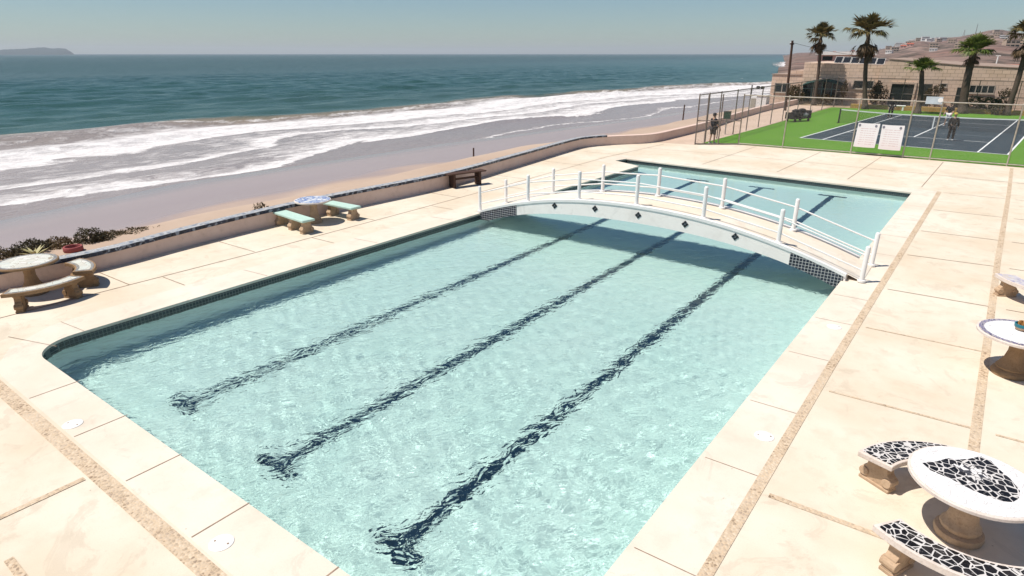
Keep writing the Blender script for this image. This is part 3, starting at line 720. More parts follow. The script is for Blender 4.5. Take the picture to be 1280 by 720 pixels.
# ---------------------------------------------------------------- stone building with its wings, solar panels
def m_block():
    t = NT('stone_block'); x, y, z = t.xyz(t.pos())
    br = t.node('ShaderNodeTexBrick', i_Scale=1.0); br.offset = .5
    v = t.node('ShaderNodeCombineXYZ'); t.put(v.inputs[0], t.math('ADD', x, y)); t.put(v.inputs[1], z); t.l.new(v.outputs[0], br.inputs['Vector'])
    br.inputs['Brick Width'].default_value = .62; br.inputs['Row Height'].default_value = .34; br.inputs['Mortar Size'].default_value = .018; br.inputs['Bias'].default_value = 0
    for i, c in ((1, (.68, .51, .39)), (2, (.58, .43, .32)), (3, (.30, .21, .16))): br.inputs[i].default_value = (*c, 1)
    n = t.noise(.5, detail=5); c = t.mix(t.math('MULTIPLY', t.ramp(n, [(.4, 0), (.7, 1)]), .6), br.outputs[0], (.66, .50, .42))
    t.bump(br.outputs[1], -.3, .02); return t.fin(c, .9, .15)
M_STONE = m_block()
M_ROOF = simple('roof_felt', (.34, .25, .20), .9, .25, 1)
M_GLASSD = simple('dark_glass', (.015, .022, .024), .12, .3, 2, .6)
M_FRAME = simple('window_frame', (.42, .36, .30), .6)
M_DARK = simple('dark_doorway', (.018, .024, .022), .7, .3, 1)
M_AWN = simple('green_awning', (.02, .06, .055), .75, .3, 2)
FY = 77.0
bld = thing('stone_building', 'long low tan stone block building with flat roofs behind the court', 'building', (-6, FY, 0))
def lp(mb, name, mat, par=bld, **k):
    o = mb.build(name, mat, None, **k); o.parent = par
    o.matrix_parent_inverse = Matrix.Translation((6, -FY, 0)) if par == bld else Matrix()
    return o
def wallbox(x0, x1, y0, y1, tops):
    """wall with a stepped or sloping top: tops = [(x,z),...]"""
    mb = MB(); poly = [(x0, -.3), (x1, -.3)] + tops[::-1]
    mb.prism(poly, -y1, -y0, Matrix.Rotation(PI / 2, 4, 'X')); return mb
lp(wallbox(-20.75, -17.45, FY + .6, FY + 9, [(-20.75, 2.92), (-17.45, 2.98)]), 'wing_wall', M_STONE)
lp(wallbox(-19.2, -17.44, FY + 1.6, FY + 9, [(-19.2, 3.40), (-17.44, 3.45)]), 'wing_wall', M_STONE)
lp(wallbox(-17.45, -9.4, FY + .3, FY + 12, [(-17.45, 4.32), (-13.45, 4.17), (-9.4, 4.05)]), 'wall', M_STONE)
lp(wallbox(-9.98, 20, FY, FY + 12.5, [(-9.98, 3.86), (-9.3, 4.62), (-8.0, 4.52), (-3.2, 4.10), (1.7, 3.88), (20, 3.2)]), 'wall', M_STONE)
mb = MB(); mb.box(-20.82, -17.5, FY + .52, FY + 9.1, 2.96, 3.05); lp(mb, 'roof', M_ROOF)
mb = MB(); mb.add([(-9.35, FY - .06, 4.66), (-3.2, FY - .06, 4.13), (1.7, FY - .06, 3.91), (20, FY - .06, 3.23), (20, FY + 12, 3.35), (1.7, FY + 12, 4.0), (-3.2, FY + 12, 4.25), (-9.35, FY + 12, 4.7)] , [(0, 1, 6, 7), (1, 2, 5, 6), (2, 3, 4, 5)])
vs = [(v[0], v[1], v[2] + .07) for v in mb.v]; m = len(mb.v); mb.add(vs, [(0, 1, 6, 7), (1, 2, 5, 6), (2, 3, 4, 5), ]); 
mb.f += [[0, 8, 9, 1], [1, 9, 10, 2], [2, 10, 11, 3]]; mb.m += [0, 0, 0]
lp(mb, 'roof', M_ROOF)
def window(x0, x1, z0, z1, y=FY, bars=1, name='window', pane=M_GLASSD):
    mb = MB(); t = .07; yy = (y - .05, y + .02)
    mb.box(x0 - t, x1 + t, *yy, z1, z1 + t); mb.box(x0 - t, x1 + t, *yy, z0 - t, z0); mb.box(x0 - t, x0, *yy, z0, z1); mb.box(x1, x1 + t, *yy, z0, z1)
    for k in range(bars): xb = x0 + (x1 - x0) * (k + 1) / (bars + 1); mb.box(xb - .04, xb + .04, y - .045, y + .015, z0, z1)
    f = lp(mb, name, M_FRAME)
    mb = MB(); mb.box(x0, x1, y - .02, y - .006, z0, z1); o = mb.build('pane', pane); o.parent = f
    mb = MB(); mb.box(x0 - .12, x1 + .12, y - .12, y - .003, z0 - .15, z0 - t); o = mb.build('sill', M_FRAME); o.parent = f
window(-20.3, -18.72, 1.12, 2.02, FY + .6, 1)
window(-12.2, -10.4, 1.77, 2.49, FY + .3, 1)
window(-2.0, -.1, 1.68, 2.3, FY, 3)
window(-4.44, -3.95, 2.16, 2.40, FY, 0); window(3.4, 5.4, 1.6, 2.3, FY, 2)
mb = MB(); mb.box(-8.62, -6.62, FY - .04, FY - .004, -.1, 2.30); g = lp(mb, 'garage_door', M_DARK)
mb = MB(); mb.box(-8.8, -8.62, FY - .16, FY - .003, -.1, 2.5); mb.box(-6.62, -6.44, FY - .16, FY - .003, -.1, 2.5); mb.box(-8.62, -6.62, FY - .16, FY - .003, 2.3, 2.5); o = mb.build('surround', M_STONE); o.parent = g
mb = MB(); mb.box(-5.85, -5.1, FY - .03, FY - .004, -.1, 2.35); lp(mb, 'door', M_DARK); mb = MB(); mb.box(-3.0, -2.35, FY - .03, FY - .004, -.1, 2.1); lp(mb, 'door', M_DARK)
mb = MB(); ar = [(-17.2, .2), (-13.0, .2), (-13.0, 1.98), (-13.4, 2.24), (-14.1, 2.46), (-15.15, 2.6), (-16.2, 2.44), (-16.9, 2.2), (-17.2, 2.02)]
mb.prism(ar, -(FY + .3), -(FY + .02), Matrix.Rotation(PI / 2, 4, 'X')); aw = lp(mb, 'arched_window', M_GLASSD)
mb = MB()
for x in (-16.2, -15.2, -14.2): mb.box(x - .05, x + .05, FY - .02, FY + .016, .2, 2.38)
mb.box(-17.15, -13.05, FY - .035, FY + .005, 1.55, 1.64); o = mb.build('glazing_bars', simple('green_frame', (.13, .20, .19), .6)); o.parent = aw
mb = MB(); top = ar[3:] ; 
for i in range(2, len(ar) - 1):
    (xa, za), (xb, zb) = ar[i], ar[i + 1]; mb.add([(xa, FY + .28, za + .02), (xb, FY + .28, zb + .02), (xb, FY - .75, zb - .18), (xa, FY - .75, za - .18), (xa, FY + .28, za + .06), (xb, FY + .28, zb + .06), (xb, FY - .75, zb - .14), (xa, FY - .75, za - .14)], [(0, 1, 2, 3), (7, 6, 5, 4), (3, 2, 6, 7), (0, 3, 7, 4), (1, 0, 4, 5), (2, 1, 5, 6)])
lp(mb, 'awning', M_AWN)
M_SOLAR = simple('solar_cells', (.008, .010, .015), .35, .3, 3, .3); M_ALU = simple('aluminium', (.62, .60, .57), .4)
first = None
for k in range(6):
    x = -14.55 + k * .80
    if first is None:
        first = thing('solar_panel', '', 'solar panel', (x, FY + .55, 4.10), 0, 'solar panels on the roof of the stone building')
        Mx = Matrix.Translation((0, 0, .03)) @ Matrix.Rotation(R(38), 4, 'X')
        mb = MB(); mb.box(.03, .72, .03, .95, .0, .03, Mx); mb.build('cells', M_SOLAR, first)
        mb = MB(); mb.box(0, .03, 0, .98, -.01, .045, Mx); mb.box(.72, .75, 0, .98, -.01, .045, Mx); mb.box(.03, .72, 0, .03, -.01, .045, Mx); mb.box(.03, .72, .95, .98, -.01, .045, Mx); mb.build('frame', M_ALU, first)
        [MB().tube([(q, .76, 0), (q, .76, .60)], .02, 6).build('leg', M_ALU, first) for q in (.1, .65)]; s_ = first
    else: s_ = copy_tree(first); s_.location.x = x
    s_['label'] = 'tilted dark solar panel, %s in the roof row counted from the sea' % ['first', 'second', 'third', 'fourth', 'fifth', 'sixth'][k]
    s_.location.z = 4.24 - .05 * k * .6
mb = MB(); mb.box(-11.5, 9, 73.1, 73.45, -.05, .42, None, .03); tag(mb.build('planter_wall', m_cast('ochre_plaster', (.42, .26, .08), (.34, .20, .06))), 'long low ochre planter wall in front of the stone building', 'wall')
t = thing('garden_bench', 'white slab bench beside the dark garage door', 'bench', (-7.35, 72.6, 0))
mb = MB(); mb.box(-.75, .75, -.22, .22, .42, .50, None, .015); mb.build('seat', M_WHITE, t)
for x in (-.55, .55): mb = MB(); mb.box(x - .07, x + .07, -.18, .18, 0, .42); mb.build('leg', M_WHITE, t)
# utility pole and its wires
t = thing('utility_pole', 'dark wooden utility pole leaning at the seaward end of the building', 'pole', (-16.0, 66, 0))
mb = MB(); mb.tube([(0, 0, -.2), (-.28, 0, 6.35)], [.13, .10], 10); mb.build('pole', M_WOOD, t, smooth=True)
mb = MB(); mb.box(-.34, -.22, -.6, .6, 6.0, 6.1); mb.build('crossarm', M_WOOD, t)
mb = MB()
for y in (-.5, .5): mb.lathe([(.03, 6.1), (.045, 6.16), (.02, 6.22)], 8, (-.28, y))
mb.build('insulator', M_LID, t)
def sag(a, b, s, n=14): return [Vector(a).lerp(Vector(b), k / n) - Vector((0, 0, s * 4 * (k / n) * (1 - k / n))) for k in range(n + 1)]
mb = MB(); mb.tube(sag((-16.28, 65.6, 6.2), (-9.6, 78.5, 4.75), .25), .014, 5); tag(mb.build('power_line', M_BLK), 'thin black wire from the utility pole down to the roof', 'cable')

# ---------------------------------------------------------------- small things beside the court
t = thing('equipment_cart', 'low cart heaped with black bags beside the green court edge', 'cart', (-12.45, 55.8, 0), R(62))
mb = MB(); mb.box(-1.0, 1.0, -.38, .38, .24, .30); mb.box(-1.03, -.99, -.4, .4, .24, .75); mb.box(.99, 1.03, -.4, .4, .24, .85); mb.build('bed', M_BLK, t)
for (x, y) in ((-.75, -.4), (-.75, .4), (.75, -.4), (.75, .4)):
    mb = MB(); mb.tube([(x, y - .03, .125), (x, y + .03, .125)], .125, 14); mb.build('wheel', M_BLK, t, smooth=True)
def blob(mb, c, r, seed, n=10, m=7, noise=.15):
    rg = random.Random(seed); vs = []
    for j in range(m + 1):
        for i in range(n):
            th, ph = 2 * PI * i / n, PI * j / m; q = 1 + rg.uniform(-noise, noise)
            vs.append((c[0] + r[0] * math.sin(ph) * math.cos(th) * q, c[1] + r[1] * math.sin(ph) * math.sin(th) * q, c[2] + r[2] * math.cos(ph) * q))
    mb.add(vs, [(j * n + i, (j + 1) * n + i, (j + 1) * n + (i + 1) % n, j * n + (i + 1) % n) for j in range(m) for i in range(n)])
M_BAG2 = simple('grey_bag', (.22, .22, .22), .8, .3, 5)
for k, (x, y, z, rx, ry, rzz, mt) in enumerate(((-.6, 0, .52, .42, .32, .26, M_BLK), (.05, .02, .56, .40, .34, .30, M_BLK), (.62, -.03, .50, .36, .33, .24, M_BAG2), (.3, 0, .82, .45, .26, .2, M_BLK), (-.35, .03, .80, .32, .24, .18, M_BLK))):
    mb = MB(); blob(mb, (0, 0, 0), (rx, ry, rzz), k); o = mb.build('kit_bag', mt, None, smooth='all'); 
    o.location = Matrix.Rotation(R(62), 4, 'Z') @ Vector((x, y, z)) + Vector((-12.45, 55.8, 0)); o.rotation_euler = (0, 0, R(62))
    tag(o, ['black kit bag at the seaward end of the cart', 'fat black kit bag in the middle of the cart', 'grey kit bag at the court end of the cart', 'black kit bag lying on top of the heap, over the grey one', 'small black kit bag on top at the seaward end of the heap'][k], 'bag', 'kit bags heaped on the cart')
t = thing('beach_hut', 'small white flat roofed hut with a grey hatch beyond the path wall', 'hut', (-18.6, 66, 0))
mb = MB(); mb.box(-.1, .85, -.6, .6, -.8, 1.35, None); mb.box(-.72, -.1, -.58, .58, -.8, 1.22); mb.build('walls', M_WHITE, t)
mb = MB(); mb.box(-.16, .92, -.68, .68, 1.352, 1.43); mb.build('roof', M_WHITE, t)
mb = MB(); mb.box(-.6, -.14, -.62, -.585, .1, 1.05); mb.build('hatch', simple('grey_hatch', (.36, .33, .28), .7), t)
t = thing('floodlight_pole', 'pale pole with two dark floodlights beside the white hut', 'pole', (-19.45, 66, 0))
mb = MB(); mb.tube([(0, 0, -.8), (0, 0, 2.3)], .07, 8); mb.build('pole', M_BAG2, t)
mb = MB(); mb.tube([(-.3, 0, 1.9), (1.1, 0, 1.95)], .03, 6); mb.build('arm', M_BAG2, t)
for x in (.62, 1.05):
    mb = MB(); mb.box(x - .14, x + .14, -.18, .1, 1.95, 2.2, None, .03); mb.build('lamp_head', M_BLK, t)

# ---------------------------------------------------------------- people
M_SKIN = simple('skin', (.42, .25, .17), .6, .1, 10)
def skin_mesh(V, E, rad, mat, name, parent, sub=1):
    me = bpy.data.meshes.new(name); me.from_pydata(V, E, []); ob = bpy.data.objects.new(name, me); COL.objects.link(ob)
    ob.modifiers.new('s', 'SKIN'); md = ob.modifiers.new('u', 'SUBSURF'); md.levels = md.render_levels = sub
    for i, v in enumerate(me.skin_vertices[0].data):
        v.radius = (rad[i], rad[i]) if not isinstance(rad[i], tuple) else rad[i]; v.use_root = (i == 0)
    dg = bpy.context.evaluated_depsgraph_get(); nm = bpy.data.meshes.new_from_object(ob.evaluated_get(dg))
    bpy.data.objects.remove(ob)
    nm.name = name; nm.materials.clear(); nm.materials.append(mat); nm.polygons.foreach_set('use_smooth', [True] * len(nm.polygons))
    o = bpy.data.objects.new(name, nm); COL.objects.link(o); o.parent = parent; return o
def person(label, loc, rz, shirt, legs, shorts, hat=None, hair=(.02, .015, .012), h=1.72, stride=.10, arm=(.10, .10), shoe=(.6, .6, .6), long_sleeve=False, gear=None):
    """faces local -Y"""
    t = thing('person', label, 'person', loc, rz); k = h / 1.75
    P = {'hip': (0, 0, .95), 'belly': (0, .0, 1.12), 'chest': (0, .01, 1.32), 'neck': (0, .01, 1.47), 'chin': (0, -.01, 1.55), 'head': (0, -.015, 1.64), 'top': (0, -.005, 1.71)}
    for s, n, st in ((-1, 'l', stride), (1, 'r', -stride)):
        P['hj' + n] = (s * .09, 0, .90); P['kn' + n] = (s * .11, -st * .6 - .02, .50); P['an' + n] = (s * .12, -st + .02, .09); P['to' + n] = (s * .14, -st - .13, .035)
        P['sh' + n] = (s * .185, .01, 1.41); P['el' + n] = (s * .255, -arm[0] * .3 + .02, 1.13); P['wr' + n] = (s * .27, -arm[0 if s < 0 else 1] - .04, .90); P['pa' + n] = (s * .265, -arm[0 if s < 0 else 1] - .06, .82)
    rad = {'hip': .135, 'belly': .125, 'chest': .14, 'neck': .06, 'chin': .07, 'head': .088, 'top': .06, 'hj': .088, 'kn': .058, 'an': .04, 'to': .035, 'sh': .062, 'el': .042, 'wr': .03, 'pa': .036}
    E = [('hip', 'belly'), ('belly', 'chest'), ('chest', 'neck'), ('neck', 'chin'), ('chin', 'head'), ('head', 'top')]
    for n in 'lr': E += [('hip', 'hj' + n), ('hj' + n, 'kn' + n), ('kn' + n, 'an' + n), ('an' + n, 'to' + n), ('chest', 'sh' + n), ('sh' + n, 'el' + n), ('el' + n, 'wr' + n), ('wr' + n, 'pa' + n)]
    def rr(q): return rad.get(q, rad.get(q[:2], .05))
    def mk(names, edges, mat, nm, grow, par=t):
        idx = {q: i for i, q in enumerate(names)}
        return skin_mesh([tuple(c * k for c in P[q]) for q in names], [(idx[a], idx[b]) for a, b in edges], [(rr(q) + grow) * k for q in names], mat, nm, par)
    names = list(P); body = mk(names, E, M_SKIN, 'body', 0)
    mb = MB()                                                       # fingers, nose, ears: joined to the body mesh
    for n, s in (('l', -1), ('r', 1)):
        p = Vector(P['pa' + n]) * k
        for j in range(4):
            y = (-.03 + .02 * j); l = (.075, .085, .08, .065)[j]
            mb.tube([p + Vector((0, y, -.01)), p + Vector((-s * .005, y - .005, -.05)), p + Vector((-s * .02, y - .012, -.01 - l))], [.010, .009, .007], 6)
        mb.tube([p + Vector((0, -.03, .02)), p + Vector((-s * .01, -.055, -.01)), p + Vector((-s * .015, -.06, -.04))], [.011, .010, .008], 6)
        mb.tube([Vector((s * .085, .0, 1.63)) * k, Vector((s * .098, .005, 1.645)) * k, Vector((s * .085, .005, 1.66)) * k], [.01, .018, .01], 6)
    mb.tube([Vector((0, -.09, 1.655)) * k, Vector((0, -.122, 1.62)) * k, Vector((0, -.09, 1.615)) * k], [.008, .016, .008], 6)
    mb.box(-.025 * k, .025 * k, -.097 * k, -.08 * k, 1.578 * k, 1.586 * k)
    bm = bmesh.new(); bm.from_mesh(body.data); tmp = bpy.data.meshes.new('x'); tmp.from_pydata(mb.v, [], mb.f); bm.from_mesh(tmp); bm.to_mesh(body.data); bm.free()
    body.data.polygons.foreach_set('use_smooth', [True] * len(body.data.polygons))
    for s in (-1, 1): q = MB(); blob(q, (s * .034 * k, -.092 * k, 1.655 * k), (.014, .012, .01), 1, noise=0); q.build('eye', M_BLK, t, smooth='all')
    arms = [e for n in 'lr' for e in ([('chest', 'sh' + n), ('sh' + n, 'el' + n)] + ([('el' + n, 'wr' + n)] if long_sleeve else []))]
    nm = ['hip', 'belly', 'chest'] + [q + n for n in 'lr' for q in (['sh', 'el', 'wr'] if long_sleeve else ['sh', 'el'])]
    mk(nm, [('hip', 'belly'), ('belly', 'chest')] + arms, shirt, 'jacket' if long_sleeve else 'shirt', .034)
    nl = ['hip'] + [q + n for n in 'lr' for q in (['hj', 'kn'] if shorts else ['hj', 'kn', 'an'])]
    mk(nl, [e for n in 'lr' for e in ([('hip', 'hj' + n), ('hj' + n, 'kn' + n)] + ([] if shorts else [('kn' + n, 'an' + n)]))], legs, 'shorts' if shorts else 'trousers', .03)
    for n in 'lr':
        q = MB(); a = Vector(P['an' + n]) * k; b = Vector(P['to' + n]) * k; blob(q, (a + b) / 2 - Vector((0, -.01, .018)), (.05, .135, .048), 3, noise=.02); q.build('shoe', simple('shoe', shoe, .6), t, smooth='all')
    q = MB(); blob(q, (0, .012 * k, 1.672 * k), (.098 * k, .108 * k, .085 * k), 5, 14, 9, .03); q.build('hair', simple('hair', hair, .7), t, smooth='all')
    if hat:
        q = MB(); q.lathe([(.112 * k, 1.69 * k), (.108 * k, 1.735 * k), (.07 * k, 1.785 * k), (.01, 1.80 * k)], 18); q.box(-.075 * k, .075 * k, -.20 * k, -.06 * k, 1.69 * k, 1.70 * k); q.build('cap', simple('cap_cloth', hat, .8), t, smooth=True)
    return t
GREY = simple('grey_cloth', (.06, .052, .05), .85, .25, 12); WHT = simple('white_cloth', (.70, .68, .66), .8, .08, 8); NAVY = simple('dark_navy_cloth', (.008, .010, .016), .85, .3, 12)
person('person in dark tee shirt, grey shorts and dark cap seen from behind at the gate', (-13.28, 38.35, .011), R(150), NAVY, GREY, True, hat=(.015, .015, .02), h=1.80, stride=.06, arm=(.24, .02))
person('person in black with arms forward beyond the net, left of the centre strap', (-6.84, 64.0, .02), R(8), M_BLK, M_BLK, False, h=1.70, arm=(.3, .3), long_sleeve=True, shoe=(.03, .03, .03))
person('person in black top and white shorts beyond the net', (-2.40, 58.7, .02), R(-15), M_BLK, WHT, True, h=1.72, stride=.16, arm=(.25, .3))
person('person in loose black clothes and yellow cap seen from behind on the near half', (-1.64, 48.9, .02), R(172), M_BLK, M_BLK, False, hat=(.50, .36, .07), hair=(.35, .22, .08), h=1.68, stride=.05, arm=(.05, .05), long_sleeve=True, shoe=(.75, .74, .72))
# ---------------------------------------------------------------- palms, shrubs
M_TRUNK = m_cast('palm_trunk', (.13, .095, .075), (.08, .058, .045)); M_TRUNKD = m_cast('palm_trunk_base', (.34, .26, .20), (.25, .18, .14))
def leaf_mat(name, a, b, tr=.25):
    t = NT(name); r = t.node('ShaderNodeNewGeometry').outputs['Random Per Island']
    c = t.mix(r, a, b); t.fin(c, .55, .3)
    tl = t.node('ShaderNodeBsdfTranslucent'); t.put(tl.inputs[0], c); mx = t.node('ShaderNodeMixShader'); mx.inputs[0].default_value = tr
    t.l.new(t.b.outputs[0], mx.inputs[1]); t.l.new(tl.outputs[0], mx.inputs[2]); t.l.new(mx.outputs[0], t.out.inputs[0]); return t.mat
M_FROND = leaf_mat('palm_frond', (.06, .062, .022), (.20, .145, .052)); M_FRONDG = leaf_mat('palm_frond_green', (.07, .11, .02), (.16, .19, .035)); M_DRY = leaf_mat('dry_frond', (.07, .045, .022), (.17, .10, .042), .1)
def fan(mb, base, d, plen, rad, rg, blades=15, spread=150, droop=.35):
    """petiole then a folded fan of narrow blades"""
    d = Vector(d).normalized(); side = d.cross(Vector((0, 0, 1)));
    side = side.normalized() if side.length > .05 else Vector((1, 0, 0)); up = side.cross(d).normalized()
    tip = Vector(base) + d * plen - Vector((0, 0, plen * .12))
    for s in (-.025, .025): pass
    mb.add([Vector(base) - side * .03, Vector(base) + side * .03, tip + side * .02, tip - side * .02], [(0, 1, 2, 3)])
    for k in range(blades):
        a = R(-spread / 2 + spread * k / (blades - 1)) + rg.uniform(-.06, .06)
        dd = (d * math.cos(a) + side * math.sin(a) + up * rg.uniform(-.1, .12)).normalized(); L = rad * (.75 + .25 * math.cos(a)) * rg.uniform(.85, 1.1)
        w = dd.cross(up).normalized() * rad * .085
        m = tip + dd * L * .55; e = tip + dd * L - Vector((0, 0, L * droop * rg.uniform(.5, 1.3)))
        mb.add([tip - w * .3, tip + w * .3, m + w, m - w, e], [(0, 1, 2, 3), (3, 2, 4)])
def crown(seed, r, n, up0, up1, rad=.62):
    rg = random.Random(seed); mb = MB()
    for k in range(n):
        az = k * 2.39996 + rg.uniform(-.4, .4); el = R(up1 + (up0 - up1) * (k / n) ** .9 + rg.uniform(-9, 9))
        d = (math.cos(el) * math.cos(az), math.cos(el) * math.sin(az), math.sin(el))
        fan(mb, (0, 0, r * (-.42 + .65 * (1 - k / n)) + rg.uniform(-.1, .1)), d, r * rg.uniform(.45, .95), r * rad, rg, droop=.12 + .3 * (el < .2))
    return mb
def skirt(seed, r, n):
    rg = random.Random(seed); mb = MB()
    for k in range(n):
        az = rg.uniform(0, 6.28); el = R(rg.uniform(-82, -38)); d = (math.cos(el) * math.cos(az), math.cos(el) * math.sin(az), math.sin(el))
        fan(mb, (.05 * math.cos(az), .05 * math.sin(az), rg.uniform(-.5, 0)), d, r * rg.uniform(.45, .8), r * .5, rg, 11, 100, .5)
    return mb
def palm(label, base, top, r0, r1, cr, n, up, sk, seed, leaf):
    t = thing('palm_tree', label, 'palm tree', base, 0, 'fan palms between the court and the stone building')
    d = Vector(top) - Vector(base); N = 16; path, rad = [], []
    for k in range(N + 1):
        u = k / N; path.append(d * u + Vector((.12 * math.sin(PI * u) * (1 if seed % 2 else -1), 0, 0))); rad.append((r0 + (r1 - r0) * u + (.16 * max(0, 1 - u * 6) ** 2)) * (1 + .05 * math.sin(k * 9)))
    path[0].z -= .15
    mb = MB(); mb.tube(path, rad, 14); mb.build('trunk', M_TRUNK, t, smooth='all')
    o = crown(seed, cr, n, *up).build('crown', leaf, t); o.location = d + Vector((0, 0, .15))
    if sk: o = skirt(seed + 50, cr * sk, 26).build('dead_fronds', M_DRY, t); o.location = d
palm('slim tall fan palm just right of the utility pole', (-15.35, 75, 0), (-15.75, 75, 6.9), .17, .13, 1.30, 40, (85, -20), .85, 3, M_FROND)
palm('tallest fan palm with a wide loose crown and hanging skirt', (-10.0, 72.3, 0), (-10.95, 72.3, 7.0), .22, .165, 1.75, 40, (88, -10), .95, 4, M_FROND)
palm('shortest fan palm with a small green crown', (-5.35, 70, 0), (-5.72, 70, 3.75), .25, .18, 1.15, 40, (85, -10), 0, 5, M_FRONDG)
palm('thick leaning fan palm with a spreading crown in front of the hill', (-2.0, 72.4, 0), (-2.25, 72.4, 5.4), .37, .26, 1.4, 46, (88, -22), .55, 6, M_FRONDG)
palm('thin leaning fan palm cut off by the right edge of the picture', (1.25, 72.5, 0), (1.35, 72.5, 6.7), .24, .18, 1.4, 40, (88, -20), .9, 7, M_FROND)

def leaves(mb_v, mb_f, c, r, n, size, seed, flat_=0.0):
    rg = np.random.default_rng(seed); u = rg.normal(size=(n, 3)); u /= np.linalg.norm(u, axis=1)[:, None]
    rad = .55 + .45 * rg.random(n) ** .5; lump = 1 + .22 * np.sin(u[:, 0] * 5 + seed) * np.cos(u[:, 1] * 6 + seed * 2)
    p = u * (rad * lump)[:, None] * np.array(r) + np.array(c); p[:, 2] = np.maximum(p[:, 2], .02)
    a = rg.normal(size=(n, 3)); a /= np.linalg.norm(a, axis=1)[:, None]; b = np.cross(a, u + rg.normal(size=(n, 3)) * .6); b /= np.linalg.norm(b, axis=1)[:, None] + 1e-6
    s = size * (.6 + .8 * rg.random(n))[:, None]; base = len(mb_v)
    q = np.stack([p - a * s * .4, p + b * s * .45 * .6, p + a * s, p - b * s * .45 * .6], 1).reshape(-1, 3)
    mb_v.extend(map(tuple, q)); mb_f.extend([[base + 4 * i, base + 4 * i + 1, base + 4 * i + 2, base + 4 * i + 3] for i in range(n)])
def shrub(label, loc, lobes, size, leaf, seed, name='shrub', group=None, dens=900):
    t = thing(name, label, 'shrub', loc, 0, group); v, f = [], []
    for i, (c, r) in enumerate(lobes): leaves(v, f, c, r, int(dens * (r[0] * r[2] + r[1] * r[2] + r[0] * r[1])), size, seed + i)
    mb = MB(); mb.v = v; mb.f = f; mb.m = [0] * len(f); mb.build('foliage', leaf, t)
    mb = MB()
    for i, (c, r) in enumerate(lobes):
        for k in range(3): a = k * 2.1 + i; mb.tube([(c[0] * .8, c[1] * .8, -.1), (c[0] + r[0] * .4 * math.cos(a), c[1] + r[1] * .4 * math.sin(a), c[2] + r[2] * .35)], [.03, .012], 5)
    mb.build('stems', M_TRUNK, t); return t
L_DK = leaf_mat('dark_leaf', (.042, .036, .016), (.09, .068, .03)); L_OLV = leaf_mat('olive_leaf', (.06, .048, .02), (.12, .08, .035)); L_RST = leaf_mat('rusty_leaf', (.10, .055, .025), (.15, .10, .035)); L_GRN = leaf_mat('green_leaf', (.05, .08, .02), (.10, .13, .035))
# by the building
shrub('wide green hedge under the long window of the stone building', (-.6, 74.8, 0), [((-.7, 0, .75), (.8, .5, .75)), ((.4, 0, .72), (.8, .5, .7)), ((1.0, 0, .6), (.5, .4, .6))], .16, L_GRN, 1, 'hedge', dens=500)
shrub('dark bush against the tan wall near the right edge', (1.0, 75.3, 0), [((0, 0, 1.1), (.7, .5, 1.1))], .18, L_DK, 2, dens=380)
shrub('small dark bush on the planter wall by the thick palm', (-.05, 72.3, 0), [((.6, 0, .45), (.6, .4, .5))], .14, L_DK, 3, dens=500)
shrub('tall dark creeper bush right of the two pane window', (-9.75, 75.8, 0), [((0, 0, 1.2), (.6, .4, 1.25)), ((.1, 0, 1.9), (.4, .3, .7))], .17, L_DK, 4, dens=420)
shrub('dark vine on the tan wall right of the shortest palm', (-4.9, 76.2, 0), [((0, 0, 1.3), (.6, .3, 1.0)), ((.5, 0, 1.9), (.4, .25, .5))], .16, L_DK, 5, dens=420)
shrub('yellow green bush beside the arched window', (-17.6, 75.5, 0), [((0, 0, 1.1), (.8, .5, .9)), ((.5, 0, .7), (.6, .5, .6))], .2, L_OLV, 6, dens=420)
shrub('reddish bush under the arched window', (-14.6, 75.6, 0), [((0, 0, .6), (1.1, .4, .55))], .16, L_RST, 7, dens=420)
shrub('thin young tree left of the garage door', (-12.8, 75.9, 0), [((0, 0, 1.6), (.4, .3, .9)), ((.05, 0, 2.2), (.2, .2, .4))], .14, L_OLV, 8, dens=300)
shrub('dry bush at the left side of the garage door', (-8.95, 75.6, 0), [((0, 0, 1.0), (.35, .3, 1.1))], .15, L_RST, 9, dens=350)
# bank behind the sea wall
G5 = 'shrubs on the bank behind the sea wall'
BZ = -.17
shrub('round dark shrub behind the cream table, left of the pink tub', (-21.3, 5.35, BZ - .02), [((0, 0, .12), (.50, .42, .27)), ((-.3, .3, .06), (.4, .35, .18))], .06, L_DK, 11, group=G5, dens=2600)
shrub('tallest dark shrub on the bank just past the pink tub', (-21.3, 6.85, BZ - .05), [((0, 0, .14), (.42, .40, .30)), ((.1, .32, .05), (.35, .3, .18))], .06, L_DK, 12, group=G5, dens=2800)
shrub('low olive shrub at the left end of the bank', (-21.6, 4.55, BZ - .05), [((0, 0, .08), (.6, .5, .22)), ((.2, .5, .03), (.4, .4, .18)), ((0, -.6, .06), (.5, .5, .18))], .06, L_OLV, 13, group=G5, dens=2600)
shrub('low rusty shrub between the two dark ones', (-21.7, 6.15, BZ - .05), [((0, 0, .05), (.55, .42, .18)), ((.4, -.2, .02), (.35, .3, .12))], .055, L_RST, 14, group=G5, dens=2600)
shrub('long low brownish shrub spreading right along the bank', (-21.6, 8.2, BZ - .12), [((0, -.7, .05), (.45, .5, .18)), ((.1, 0, .03), (.45, .6, .15)), ((.2, .7, -.03), (.4, .55, .12))], .055, L_OLV, 15, group=G5, dens=2600)
shrub('sparse dry creeper on the sand behind the wall, short of the mint benches', (-20.2, 9.6, -.5), [((0, 0, .05), (.6, 1.3, .16)), ((.1, 1.3, .04), (.4, .7, .12))], .06, L_RST, 16, group=G5, dens=800)
shrub('little tuft right behind the wall by the mint benches', (-18.5, 11.0, -.1), [((0, 0, .55), (.18, .25, .2))], .06, L_OLV, 17, group=G5, dens=1500)
t = thing('agave', 'pale yellow spiky agave on the bank behind the cream table', 'plant', (-20.6, 5.25, BZ))
mb = MB()
